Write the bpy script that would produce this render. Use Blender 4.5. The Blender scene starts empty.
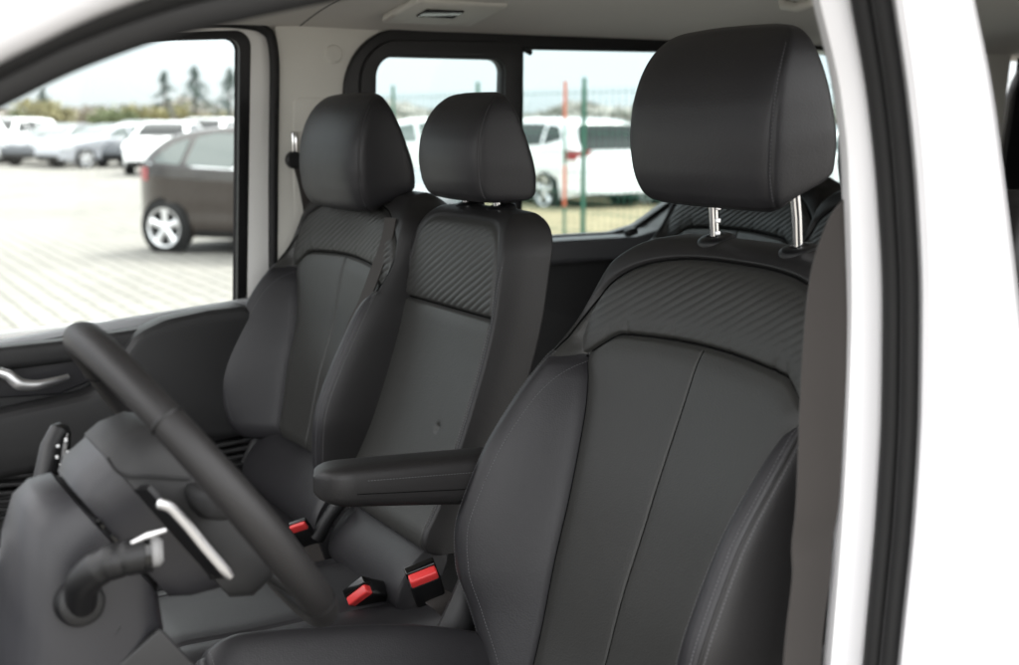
import bpy, bmesh, math, random
import numpy as np
from mathutils import Vector, Matrix
R = math.radians
S = bpy.context.scene
COL = S.collection
random.seed(7)
rng = np.random.default_rng(7)

# ------------------------------------------------------------------ camera constants (metres, van axes:
# +X towards the passenger side, +Y towards the bonnet, Z up from the ground)
F = 1250.0; CX, CY = 509.5, 332.5
TH = R(60); PI_ = math.atan(214.5 / F)
CAM = Vector((-1.74, 0.908, 1.65))
AX = Vector((math.sin(TH) * math.cos(PI_), -math.cos(TH) * math.cos(PI_), -math.sin(PI_)))
RX = Vector((-math.cos(TH), -math.sin(TH), 0))
UX = RX.cross(AX)
def at(px, py, x=None, y=None, z=None, d=None):
    """survey of the photograph: the point seen at a pixel, at a known x, y, z or depth"""
    v = AX + RX * ((px - CX) / F) + UX * (-(py - CY) / F)
    if x is not None: k = (x - CAM.x) / v.x
    elif y is not None: k = (y - CAM.y) / v.y
    elif z is not None: k = (z - CAM.z) / v.z
    else: k = d
    return CAM + v * k

# ------------------------------------------------------------------ materials
MATS = {}
def nodes(name):
    m = bpy.data.materials.new(name); m.use_nodes = True
    nt = m.node_tree; b = nt.nodes['Principled BSDF']
    return m, nt, b
def mat(name, col, rough=0.5, metal=0.0, spec=0.5, coat=0.0, bump=None, var=0.0, vscale=8.0, sheen=0.0):
    """principled with optional noise bump (scale, strength, distance) and slight colour variation"""
    m, nt, b = nodes(name)
    b.inputs['Base Color'].default_value = (*col, 1)
    b.inputs['Roughness'].default_value = rough
    b.inputs['Metallic'].default_value = metal
    b.inputs['Specular IOR Level'].default_value = spec
    b.inputs['Coat Weight'].default_value = coat
    b.inputs['Coat Roughness'].default_value = 0.05
    if sheen: b.inputs['Sheen Weight'].default_value = sheen
    tc = nt.nodes.new('ShaderNodeTexCoord')
    if var:
        n = nt.nodes.new('ShaderNodeTexNoise'); n.inputs['Scale'].default_value = vscale; n.inputs['Detail'].default_value = 4
        nt.links.new(tc.outputs['Object'], n.inputs['Vector'])
        mr = nt.nodes.new('ShaderNodeMapRange'); mr.inputs[3].default_value = 1 - var; mr.inputs[4].default_value = 1 + var
        nt.links.new(n.outputs['Fac'], mr.inputs[0])
        mx = nt.nodes.new('ShaderNodeMix'); mx.data_type = 'RGBA'; mx.blend_type = 'MULTIPLY'; mx.inputs[0].default_value = 1
        mx.inputs[6].default_value = (*col, 1)
        nt.links.new(mr.outputs[0], mx.inputs[7]); nt.links.new(mx.outputs[2], b.inputs['Base Color'])
        rr = nt.nodes.new('ShaderNodeMapRange'); rr.inputs[3].default_value = rough - 0.06; rr.inputs[4].default_value = rough + 0.06
        nt.links.new(n.outputs['Fac'], rr.inputs[0]); nt.links.new(rr.outputs[0], b.inputs['Roughness'])
    if bump:
        kind, sc, st, dist = bump
        t = nt.nodes.new('ShaderNodeTexVoronoi' if kind == 'v' else 'ShaderNodeTexNoise')
        t.inputs['Scale'].default_value = sc
        nt.links.new(tc.outputs['Object'], t.inputs['Vector'])
        bp = nt.nodes.new('ShaderNodeBump'); bp.inputs['Strength'].default_value = st; bp.inputs['Distance'].default_value = dist
        nt.links.new(t.outputs[0], bp.inputs['Height']); nt.links.new(bp.outputs[0], b.inputs['Normal'])
    MATS[name] = m
    return m

LEATHER = mat('leather', (0.0155, 0.015, 0.0168), 0.50, spec=0.42, bump=('v', 430, 0.24, 0.0006), var=0.10, vscale=6)
LEATHER_C = mat('leather_centre', (0.028, 0.0278, 0.0258), 0.5, spec=0.42, bump=('v', 400, 0.3, 0.0006), var=0.10, vscale=6)  # greyer centre leather, its tone also lifted for the light it catches
LEATHER_S = mat('leather_shell', (0.0132, 0.0125, 0.0127), 0.52, spec=0.40, bump=('v', 430, 0.22, 0.0006), var=0.12, vscale=5)
def add_wrinkle(m, sc=30, st=0.085, dist=0.004):
    nt = m.node_tree; b = nt.nodes['Principled BSDF']; old = b.inputs['Normal'].links[0].from_node
    tc = nt.nodes.new('ShaderNodeTexCoord'); n = nt.nodes.new('ShaderNodeTexNoise'); n.inputs['Scale'].default_value = sc; n.inputs['Detail'].default_value = 5; n.inputs['Distortion'].default_value = 0.8
    nt.links.new(tc.outputs['Object'], n.inputs['Vector'])
    bp = nt.nodes.new('ShaderNodeBump'); bp.inputs['Strength'].default_value = st; bp.inputs['Distance'].default_value = dist
    nt.links.new(n.outputs['Fac'], bp.inputs['Height']); nt.links.new(bp.outputs[0], old.inputs['Normal'])
for m_ in (LEATHER, LEATHER_C, LEATHER_S): add_wrinkle(m_)
STITCH = mat('stitch_thread', (0.10, 0.10, 0.105), 0.7)
PLASTIC = mat('dark_plastic', (0.019, 0.019, 0.0195), 0.55, spec=0.4, bump=('n', 700, 0.15, 0.0005), var=0.1)
PLASTIC_B = mat('black_plastic', (0.0055, 0.0055, 0.006), 0.45, spec=0.4, bump=('n', 700, 0.12, 0.0005))
PLASTIC_G = mat('grey_plastic', (0.021, 0.0208, 0.0235), 0.42, spec=0.4, bump=('n', 600, 0.15, 0.0005), var=0.08)
GLOSSB = mat('gloss_black', (0.006, 0.006, 0.006), 0.12, spec=0.5)
RUBBER = mat('rubber_seal', (0.008, 0.008, 0.0082), 0.6, spec=0.35, bump=('n', 300, 0.1, 0.0005), var=0.1)
PAINT = mat('white_paint', (0.68, 0.675, 0.685), 0.28, spec=0.5, coat=0.6)
GREIGE = mat('headliner', (0.47, 0.45, 0.41), 0.9, spec=0.1, bump=('n', 900, 0.3, 0.0008), var=0.04, vscale=5, sheen=0.2)
FRAMEW = mat('door_frame_trim', (0.72, 0.715, 0.69), 0.5, spec=0.4)
TRIM = mat('pillar_trim', (0.58, 0.57, 0.525), 0.65, spec=0.3, bump=('n', 700, 0.15, 0.0004), var=0.03)
SILL = mat('sill_trim', (0.36, 0.37, 0.38), 0.6, spec=0.3)
SILLG = mat('rear_sill', (0.055, 0.056, 0.06), 0.5, spec=0.4, bump=('n', 700, 0.15, 0.0005))
CHROME = mat('chrome', (0.8, 0.8, 0.8), 0.14, metal=1.0)
SATIN = mat('satin_silver', (0.74, 0.74, 0.75), 0.42, metal=1.0)
SEAM_SHADOW = mat('seam_shadow', (0.003, 0.003, 0.003), 0.9, spec=0.1)  # matte black that paints the shadow lines of the seams
RED = mat('red_button', (0.62, 0.04, 0.04), 0.4, spec=0.5)
WEB = mat('belt_webbing', (0.034, 0.030, 0.0275), 0.75, spec=0.25, bump=('n', 1500, 0.5, 0.0005), sheen=0.15)
WHITEMARK = mat('white_marking', (0.7, 0.7, 0.7), 0.5)
TAG = mat('grey_tag', (0.22, 0.22, 0.22), 0.6)
def glass(name, tint, fres=1.35):
    m = bpy.data.materials.new(name); m.use_nodes = True; nt = m.node_tree; nt.nodes.clear()
    o = nt.nodes.new('ShaderNodeOutputMaterial'); mx = nt.nodes.new('ShaderNodeMixShader')
    f = nt.nodes.new('ShaderNodeFresnel'); f.inputs['IOR'].default_value = fres
    t = nt.nodes.new('ShaderNodeBsdfTransparent'); t.inputs['Color'].default_value = (*tint, 1)
    g = nt.nodes.new('ShaderNodeBsdfGlossy'); g.inputs['Roughness'].default_value = 0.02
    nt.links.new(f.outputs[0], mx.inputs[0]); nt.links.new(t.outputs[0], mx.inputs[1]); nt.links.new(g.outputs[0], mx.inputs[2])
    nt.links.new(mx.outputs[0], o.inputs[0])
    return m
GLASS = glass('clear_glass', (0.93, 0.96, 0.95))
GLASS_T = glass('tinted_glass', (0.86, 0.92, 0.92))

# ------------------------------------------------------------------ object helpers
WORG = {}
def tagit(o, label=None, cat=None, group=None, kind=None):
    if label: o['label'] = label
    if cat: o['category'] = cat
    if group: o['group'] = group
    if kind: o['kind'] = kind
    return o
def empty(name, loc, label=None, cat=None, group=None, rz=0.0, kind=None):
    o = bpy.data.objects.new(name, None); COL.objects.link(o); o.empty_display_size = 0.1
    o.location = loc; o.rotation_euler = (0, 0, rz); WORG[o.name] = Vector(loc)
    return tagit(o, label, cat, group, kind)
def link(name, me, m=None, parent=None, local=False):
    """link a mesh whose vertices are in world metres (or in its thing's own frame when local)"""
    o = bpy.data.objects.new(name, me); COL.objects.link(o)
    if m is not None:
        me.materials.clear(); me.materials.append(m)
    if parent is not None:
        o.parent = parent
        org = WORG.get(parent.name, Vector((0, 0, 0)))
        WORG[o.name] = org
        if not local: me.transform(Matrix.Translation(-org))
    return o
def mesh_np(V, Fq, smooth=True):
    V = np.asarray(V, dtype=np.float32); Fq = np.asarray(Fq, dtype=np.int32)
    me = bpy.data.meshes.new('m'); k = Fq.shape[1]
    me.vertices.add(len(V)); me.vertices.foreach_set('co', V.ravel())
    me.loops.add(Fq.size); me.loops.foreach_set('vertex_index', Fq.ravel())
    me.polygons.add(len(Fq)); me.polygons.foreach_set('loop_start', np.arange(0, Fq.size, k, dtype=np.int32))
    me.polygons.foreach_set('loop_total', np.full(len(Fq), k, dtype=np.int32))
    me.polygons.foreach_set('use_smooth', np.full(len(Fq), smooth))
    me.update(calc_edges=True); me.validate()
    return me
def grid_faces(nv, nu, closed=False):
    i = np.arange(nv - 1)[:, None]; j = np.arange(nu if closed else nu - 1)[None, :]
    j2 = (j + 1) % nu
    return np.stack([i * nu + j, i * nu + j2, (i + 1) * nu + j2, (i + 1) * nu + j], -1).reshape(-1, 4)

class MB:
    """collects simple shapes into ONE mesh"""
    def __init__(s): s.bm = bmesh.new()
    def grid(s, P, closed=False, cap=False):
        P = np.asarray(P, float); nv, nu, _ = P.shape
        vs = [[s.bm.verts.new(P[i, j]) for j in range(nu)] for i in range(nv)]
        for i in range(nv - 1):
            for j in range(nu if closed else nu - 1):
                k = (j + 1) % nu
                f = s.bm.faces.new((vs[i][j], vs[i][k], vs[i + 1][k], vs[i + 1][j])); f.smooth = True
        if cap:
            s.bm.faces.new(vs[0][::-1]); s.bm.faces.new(vs[-1])
        return s
    def tube(s, path, r, n=12, cap=True, flat=1.0, up=None):
        path = [Vector(p) for p in path]; N = len(path)
        rs = r if hasattr(r, '__len__') else [r] * N
        rows = []; pu = Vector(up) if up is not None else None
        for i in range(N):
            t = (path[min(i + 1, N - 1)] - path[max(i - 1, 0)]).normalized()
            if pu is None: pu = Vector((0, 0, 1)) if abs(t.z) < 0.9 else Vector((1, 0, 0))
            a = (pu - t * pu.dot(t)).normalized(); b = t.cross(a); pu = a
            rows.append([path[i] + (a * math.cos(q) + b * math.sin(q) * flat) * rs[i] for q in [2 * math.pi * k / n for k in range(n)]])
        return s.grid([[list(p) for p in row] for row in rows], True, cap)
    def rbox(s, c, size, rot=None, bev=0.005, seg=3):
        bm = bmesh.new(); bmesh.ops.create_cube(bm, size=1)
        for v in bm.verts: v.co = Vector((v.co.x * size[0], v.co.y * size[1], v.co.z * size[2]))
        if bev > 0: bmesh.ops.bevel(bm, geom=bm.edges[:], offset=min(bev, 0.49 * min(size)), segments=seg, profile=0.5, affect='EDGES')
        for f in bm.faces: f.smooth = True
        M = Matrix.Translation(Vector(c)) @ (rot.to_4x4() if rot is not None else Matrix.Identity(4))
        bm.transform(M)
        t = bpy.data.meshes.new('t'); bm.to_mesh(t); bm.free(); s.bm.from_mesh(t); bpy.data.meshes.remove(t)
        return s
    def lathe(s, prof, c, axis, n=32, cap=False):
        axis = Vector(axis).normalized(); a = axis.orthogonal().normalized(); b = axis.cross(a); c = Vector(c)
        rows = [[list(c + axis * h + (a * math.cos(q) + b * math.sin(q)) * r) for q in [2 * math.pi * k / n for k in range(n)]] for r, h in prof]
        return s.grid(rows, True, cap)
    def mesh(s, me):
        s.bm.from_mesh(me); return s
    def out(s, flatlimit=None):
        bmesh.ops.recalc_face_normals(s.bm, faces=s.bm.faces[:])
        me = bpy.data.meshes.new('m'); s.bm.to_mesh(me); s.bm.free(); return me
    def build(s, name, m=None, parent=None, local=False):
        me = s.out(); o = link(name, me, m, parent, local)
        me.set_sharp_from_angle(angle=R(38))
        return o

def arc_round(pts, r, seg=7):
    """round the corners of a 2-D polygon; r is one radius or one per corner"""
    n = len(pts); rs = r if hasattr(r, '__len__') else [r] * n; out = []
    for i in range(n):
        p0, p1, p2 = Vector(pts[i - 1]), Vector(pts[i]), Vector(pts[(i + 1) % n])
        a = (p0 - p1); b = (p2 - p1); la, lb = a.length, b.length; a.normalize(); b.normalize()
        ang = a.angle(b)
        if rs[i] <= 0 or ang > 3.10: out.append(tuple(p1)); continue
        d = min(rs[i] / math.tan(ang / 2), 0.48 * la, 0.48 * lb); rr = d * math.tan(ang / 2)
        s_, e_ = p1 + a * d, p1 + b * d
        cen = p1 + (a + b).normalized() * (rr / math.sin(ang / 2))
        v0, v1 = s_ - cen, e_ - cen
        tot = v0.angle(v1); sgn = 1 if v0.x * v1.y - v0.y * v1.x > 0 else -1
        for k in range(seg + 1):
            q = sgn * tot * k / seg
            out.append((cen.x + v0.x * math.cos(q) - v0.y * math.sin(q), cen.y + v0.x * math.sin(q) + v0.y * math.cos(q)))
    return out
def plate(outer, holes, thick, bevel=0.0, fn=None, sub=0.0):
    """flat plate with holes; (u, v, w) -> fn(u, v, w), w in [-thick/2, thick/2]"""
    cu = bpy.data.curves.new('c', 'CURVE'); cu.dimensions = '2D'; cu.fill_mode = 'BOTH'
    cu.extrude = max(thick / 2 - bevel, 0); cu.bevel_depth = bevel; cu.bevel_resolution = 2
    for loop in [outer] + list(holes):
        sp = cu.splines.new('POLY'); sp.points.add(len(loop) - 1); sp.use_cyclic_u = True
        for p, q in zip(sp.points, loop): p.co = (q[0], q[1], 0, 1)
    o = bpy.data.objects.new('c', cu); COL.objects.link(o)
    dg = bpy.context.evaluated_depsgraph_get(); dg.update()
    me = bpy.data.meshes.new_from_object(o.evaluated_get(dg))
    bpy.data.objects.remove(o); bpy.data.curves.remove(cu)
    if fn:
        for v in me.vertices: v.co = Vector(fn(*v.co))
    bm = bmesh.new(); bm.from_mesh(me); bmesh.ops.remove_doubles(bm, verts=bm.verts[:], dist=1e-5)
    bmesh.ops.recalc_face_normals(bm, faces=bm.faces[:])
    for f in bm.faces: f.smooth = True
    bm.to_mesh(me); bm.free(); me.set_sharp_from_angle(angle=R(30))
    return me
def smooth(x): x = np.clip(x, 0, 1); return x * x * (3 - 2 * x)
def cub(xs, ys):
    """smooth interpolation through knots (pchip)"""
    xs = np.asarray(xs, float); ys = np.asarray(ys, float)
    if xs[0] > xs[-1]: xs, ys = xs[::-1], ys[::-1]
    h = np.diff(xs); d = np.diff(ys) / h; m = np.zeros_like(xs)
    m[1:-1] = np.where(d[:-1] * d[1:] > 0, 2 * d[:-1] * d[1:] / (d[:-1] + d[1:] + 1e-12 * np.sign(d[:-1] + d[1:] + 1e-30)), 0)
    m[0], m[-1] = d[0], d[-1]
    def f(x):
        x = np.asarray(x, float); xc = np.clip(x, xs[0], xs[-1]); i = np.clip(np.searchsorted(xs, xc) - 1, 0, len(h) - 1)
        t = (xc - xs[i]) / h[i]; t2, t3 = t * t, t * t * t
        return (2 * t3 - 3 * t2 + 1) * ys[i] + (t3 - 2 * t2 + t) * h[i] * m[i] + (-2 * t3 + 3 * t2) * ys[i + 1] + (t3 - t2) * h[i] * m[i + 1]
    return f

# ================================================================== SEATS
def groove(d, w, dep): return -dep * np.exp(-(d / w) ** 2)
class Back:
    """bucket-seat backrest: yoke seam, quilted shoulder panel, split centre panel, side bolsters"""
    def __init__(s, xc, prof, dz=0.0, h0=0.062, mid=False, zt=1.492, zs=1.405, wscale=1.0, bscale=1.0, zb=None):
        s.xc = xc; s.mid = mid; s.h0 = h0; s.zb = zb; s.zt = zt; s.zs = zs
        pz = [p[0] for p in prof]; py = [p[1] for p in prof]
        s.C = cub(pz, py); s.dz = dz; zt = zt + dz; s.zt = zt; s.zs = zs + dz
        sft = lambda f: (lambda z: f(np.asarray(z, float) - dz))
        if mid:
            s.W = cub([0.80, 0.95, 1.30, 1.43, 1.472, 1.498, zt], [0.168, 0.173, 0.172, 0.166, 0.152, 0.126, 0.085])
            s.b = lambda z: 0 * z
        else:
            s.W = cub([0.80, 0.90, 0.976, 1.04, 1.11, 1.26, 1.358, 1.414, 1.445, 1.466, 1.482, zt], np.array([0.17, 0.215, 0.248, 0.264, 0.272, 0.272, 0.262, 0.258, 0.249, 0.228, 0.196, 0.15]) * wscale)
            s.b = cub([0.80, 0.90, 0.976, 1.04, 1.11, 1.19, 1.26, 1.33, 1.38, 1.43, 1.5], np.array([0.02, 0.035, 0.062, 0.092, 0.108, 0.100, 0.076, 0.04, 0.016, 0.004, 0.0]) * bscale)
        s.s1 = cub([0.80, 0.95, 1.05, 1.15, 1.24, 1.29, 1.345, 1.5], [0.135, 0.148, 0.156, 0.168, 0.186, 0.204, 0.236, 0.236])
        s.zy0 = 1.363
        if not mid: s.W, s.b, s.s1 = sft(s.W), sft(s.b), sft(s.s1)
    q = 1.0
    def zy(s, x):
        if s.mid: return 1.337 + 0 * x
        a = np.abs(x)
        return s.dz + s.zy0 - 0.006 * (a / 0.15) ** 2 - 0.030 * smooth((a - 0.160) / 0.075) + 0.008 * smooth((a - 0.235) / 0.03)
    def T(s, x, z):
        """<0 inside the quilted shoulder panel's upper outline; roughly metres"""
        if s.mid:
            zt_, w_ = 1.484, 0.160
            a = (np.abs(x) / w_); b = np.clip((z - 1.0) / (zt_ - 1.0), 0, None)
            return ((a ** 7 + b ** 7) ** (1 / 7) - 1) * 0.2
        a = np.abs(x) / 0.250; b = np.clip((z - s.dz - 1.325) / (1.466 - 1.325), 0, None)
        return ((a ** 3 + b ** 3) ** (1 / 3) - 1) * 0.14
    def disp(s, x, z):
        a = np.abs(x); zy = s.zy(x); T = s.T(x, z); w = s.W(z)
        above = z - zy; o = 0 * x
        inside = smooth((above) / 0.012) * smooth(-T / 0.012)
        if s.mid:
            o = o + groove(above, 0.0034, 0.008) * (T < 0.0) + groove(above, 0.014, 0.003) * (T < 0)
            o = o + groove(T, 0.0022, 0.0022)
            # a small dimple pressed into the lower panel
            o = o - 0.005 * np.exp(-((x + 0.085) ** 2 + (z - 1.155) ** 2) / 0.006 ** 2)
            per = 0.0118
        else:
            below = smooth(-above / 0.006)
            o = o + (groove(above, 0.0034, 0.0080) + groove(above, 0.017, 0.0042)) * (0.05 + 0.95 * smooth((w - a) / 0.05))
            o = o + (groove(T, 0.003, 0.0065) + groove(T, 0.014, 0.0035)) * smooth((above + 0.004) / 0.01)
            for sg in (1, -1):
                o = o + (groove(x * sg - s.s1(z), 0.0036, 0.0105) + groove(x * sg - s.s1(z), 0.018, 0.006)) * below
                o = o + groove(x * sg - (w * 0.955 - 0.004), 0.0022, 0.0026) * below
                o = o + groove(x * sg - (w * 0.955 - 0.004), 0.012, 0.0015) * below
            o = o + (groove(x, 0.0020, 0.0035) + groove(x, 0.010, 0.0010)) * below
            for xi, sl, st in ((0.15, 0.35, 1.0), (0.06, 0.12, 0.5), (-0.05, -0.15, 0.6), (-0.14, -0.4, 1.0), (-0.17, 0.3, 0.8), (0.19, -0.2, 0.7)):
                dd = np.clip(above, 0, None)
                o = o - 0.0028 * st * np.exp(-((x - xi - sl * dd) / (0.004 + 0.12 * dd)) ** 2) * np.exp(-dd / 0.022) * (above > -0.001)
            # soft, slightly uneven upholstery
            o = o + 0.0012 * np.sin(9 * x + 14 * z + 1.3 * s.xc) * np.sin(21 * z - 7 * x)
            per = 0.0112
        wob = 0.10 * np.sin(37 * x + 3) * np.sin(29 * z + 50 * x)
        amp = 1.0 if s.mid else (0.35 + 0.65 * smooth((above - 0.008) / 0.05)) * (0.8 + 0.2 * np.sin(19 * x + 1))
        ph = (0.515 * x + 0.857 * z) / per + wob
        o = o + inside * amp * s.q * (0.0019 if s.mid else 0.0016) * (np.abs(np.sin(math.pi * ph)) ** 0.8 - 0.35)
        return o
    def front(s, x, z):
        x = np.asarray(x, float); z = np.asarray(z, float)
        w = s.W(z); q = np.clip(x / w, -1, 1)
        n = 20.0 if s.mid else 4.6
        e = np.clip(1 - np.abs(q) ** n, 0, None) ** (1 / n)
        tz = np.clip((z - s.zs) / (s.zt - s.zs), 0, 1)
        hd = s.h0 * np.clip(1 - tz ** 2.3, 0, None) ** (1 / 2.3)
        ym = s.C(z) - s.h0
        if s.zb: hd = hd * np.sqrt(np.clip(1 - np.clip((s.zb + 0.045 - z) / 0.045, 0, 1) ** 2, 0.0, 1)); 
        a = np.abs(x); s1 = s.s1(z)
        bump = s.b(z) * np.where(x < 0, 0.76, 1.0) * smooth((a - s1) / np.maximum(w * 0.88 - s1, 0.02)) ** 0.85
        cv = 0.0 if s.mid else 0.020 * (np.clip(a / 0.21, 0, 1.15)) ** 2
        y = ym + hd * e + (cv + bump + s.disp(x, z)) * smooth(e / 0.75) * smooth(hd / (0.62 * s.h0))
        return np.stack([s.xc + x, y, z + 0 * x], -1)
    def mesh(s, zb=0.80, nz=400, nf=360, nb=60):
        k1 = int(nz * 0.78); zz = np.concatenate([np.linspace(zb, s.zs, k1, endpoint=False), s.zs + (s.zt - s.zs) * np.sin(np.linspace(0, math.pi / 2, nz - k1))])
        q = np.sin(np.linspace(-math.pi / 2, math.pi / 2, nf)); q = 0.5 * q + 0.5 * np.linspace(-1, 1, nf)
        W = s.W(zz)[:, None]; Z = np.repeat(zz[:, None], nf, 1)
        Fp = s.front(W * q[None], Z)
        qb = np.sin(np.linspace(math.pi / 2, -math.pi / 2, nb))[1:-1]
        Zb = np.repeat(zz[:, None], nb - 2, 1)
        n = 20.0 if s.mid else 4.6
        tz = np.clip((Zb - s.zs) / (s.zt - s.zs), 0, 1); hd = s.h0 * np.clip(1 - tz ** 2.3, 0, None) ** (1 / 2.3)
        yb = s.C(Zb) - s.h0 - hd * np.clip(1 - np.abs(qb[None]) ** n, 0, None) ** (1 / n)
        Bp = np.stack([s.xc + W * qb[None], yb, Zb], -1)
        P = np.concatenate([Fp, Bp], 1); nu = P.shape[1]
        V = P.reshape(-1, 3); Fq = grid_faces(nz, nu, True)
        # panel of each face
        fr = (np.arange(nu) < nf - 1); ctr = V[Fq].mean(1); x = ctr[:, 0] - s.xc; z = ctr[:, 2]
        isf = np.tile(fr, nz - 1)
        T = s.T(x, z); zy = s.zy(x); reg = np.zeros(len(Fq), int)
        reg[isf & (z > zy) & (T < 0)] = 1
        if s.mid:
            reg[isf & (z <= zy) & (T < 0)] = 2
        else:
            reg[isf & (z <= zy) & (np.abs(x) < s.s1(z))] = 2
            e = s.W(z) * 0.955 - 0.004
            reg[isf & (z <= zy) & (x >= s.s1(z)) & (x < e)] = 3
            reg[isf & (z <= zy) & (x <= -s.s1(z)) & (x > -e)] = 4
        return V, Fq, reg
def stitches(line_pts, m, parent, step=0.0046, ln=0.0030, r=0.00055, name='stitching'):
    o = None
    for pts in line_pts:
        mb = MB()
        pts = [Vector(p) for p in pts]; acc = 0.0; nxt = 0.0
        for a, b in zip(pts[:-1], pts[1:]):
            L = (b - a).length
            while nxt < acc + L:
                t = (nxt - acc) / L; p = a.lerp(b, t); d = (b - a).normalized() * ln / 2
                mb.tube([p - d, p, p + d], [r * 0.6, r, r * 0.6], n=5)
                nxt += step
            acc += L
        o = mb.build(name, m, parent)
    return o
def split_build(V, Fq, reg, table, root):
    """one mesh object per upholstery panel; the shell is the part, the panels its sub-parts"""
    main = None
    for k, (name, m) in table.items():
        f = Fq[reg == k]
        if not len(f): continue
        used, inv = np.unique(f.ravel(), return_inverse=True)
        o = link(name, mesh_np(V[used], inv.reshape(-1, 4)), m, main if main else root)
        if main is None: main = o
    return main
def soften(me_V): return me_V

def headrest_mesh(cx, cy, cz, w0=0.14, sz=1.0, rise=0.0, back=0.0, nz=90, nu=160):
    """padded headrest; local heights 0..0.23, front face towards +Y"""
    H = np.array([0, .006, .02, .05, .09, .125, .16, .185, .205, .219, .227, .231]) * sz
    fw = cub(H, np.array([.118, .129, .135, .140, .1435, .1435, .141, .137, .130, .118, .100, .07]) * w0 / .1405)
    ff = cub(H, np.array([-.095, -.078, -.066, -.057, -.054, -.057, -.066, -.077, -.09, -.103, -.113, -.125]))
    fb = cub(H, np.array([-.150, -.172, -.180, -.179, -.172, -.163, -.153, -.144, -.136, -.130, -.127, -.1255]) - back * (1 - H / H[-1]))
    t = (1 - np.cos(np.linspace(0, math.pi, nz))) / 2; zz = H[-1] * (0.5 * t + 0.5 * np.linspace(0, 1, nz))
    th = np.linspace(0, 2 * math.pi, nu, endpoint=False); c, s_ = np.cos(th), np.sin(th)
    n = 7.5; px = np.sign(c) * np.abs(c) ** (2 / n); py = np.sign(s_) * np.abs(s_) ** (2 / n)
    W = fw(zz)[:, None]; yf = ff(zz)[:, None]; yb = fb(zz)[:, None]; ym = (yf + yb) / 2; hd = (yf - yb) / 2
    X = W * px[None]; Y = ym + hd * py[None]
    # slight crown of the front face, a seam where the side panel meets the front cover
    Y += 0.010 * (1 - (X / W) ** 2) * np.clip(py[None], 0, 1)
    d = np.abs(X) / W
    edge = np.exp(-((py[None] - 0.80) / 0.035) ** 2) * (d > 0.8)
    X = X * (1 - 0.014 * edge)
    Zz = np.repeat(zz[:, None], nu, 1); Zz = Zz + rise * np.clip((yf - Y) / (yf - yb + 1e-6), 0, 1) * (1 - zz[:, None] / H[-1]) ** 1.3
    P = np.stack([cx + X, cy + Y + 0 * X, cz + Zz], -1)
    P[..., 1] += 0.0008 * np.sin(40 * P[..., 0]) * np.sin(31 * P[..., 2])
    return P, py, d
def headrest(root, cx, cy, cz, w0=0.14, sz=1.0, posts=0.0, py_=-0.155, ps=0.08, rise=0.0, back=0.0):
    P, py, d = headrest_mesh(cx, cy, cz, w0, sz, rise, back)
    nz, nu, _ = P.shape; V = P.reshape(-1, 3); Fq = grid_faces(nz, nu, True)
    pf = np.tile(py, nz - 1); df = d[:-1].ravel()
    xf = np.tile(np.sign(P[0, :, 0] - cx), nz - 1)
    reg = np.where((df > 0.80) & (np.abs(pf) < 0.80), np.where(xf > 0, 1, 2), 0)
    hr = split_build(V, Fq, reg, {0: ('headrest', LEATHER), 1: ('side_panel', LEATHER), 2: ('side_panel', LEATHER)}, root)
    for loop in (P[0][::-1], P[-1]):
        mb = MB(); mb.bm.faces.new([mb.bm.verts.new(p) for p in loop]); mb.build('cover_panel', LEATHER_S, hr)
    k = int(np.argmin(np.abs(py - 0.80) + (np.arange(len(py)) < len(py) // 4) * 9 + (np.arange(len(py)) > len(py) // 2) * 9))
    stitches([[tuple(q) for q in P[8:-14, k - 1] + np.array([-0.0006, 0.0004, 0])]], STITCH, hr)
    for sg in (-1, 1):
        x = cx + sg * ps
        mb = MB(); mb.tube([(x, cy + py_ - 0.006, cz - posts - 0.05), (x, cy + py_ + 0.002, cz - 0.01), (x, cy + py_ + 0.012, cz + 0.05)], 0.0066, n=14)
        po = mb.build('headrest_post', CHROME, root)
        if sg > 0 and posts > 0.02:
            mb = MB()
            for k in range(3): mb.rbox((x - 0.0065, cy + py_, cz - 0.008 - 0.017 * k), (0.004, 0.008, 0.006), bev=0.001)
            mb.build('height_notch', SATIN, po)
        mb = MB()
        zc = cz - posts + 0.004
        mb.lathe([(0.0, 0.0015), (0.012, 0.0015), (0.0125, 0.003), (0.020, 0.002), (0.0245, -0.001), (0.026, -0.005), (0.026, -0.012)], (x, cy + py_ - 0.003, zc), (0, 0.22, 1), n=28)
        mb.build('post_guide', PLASTIC_B, root)
    return hr
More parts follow.
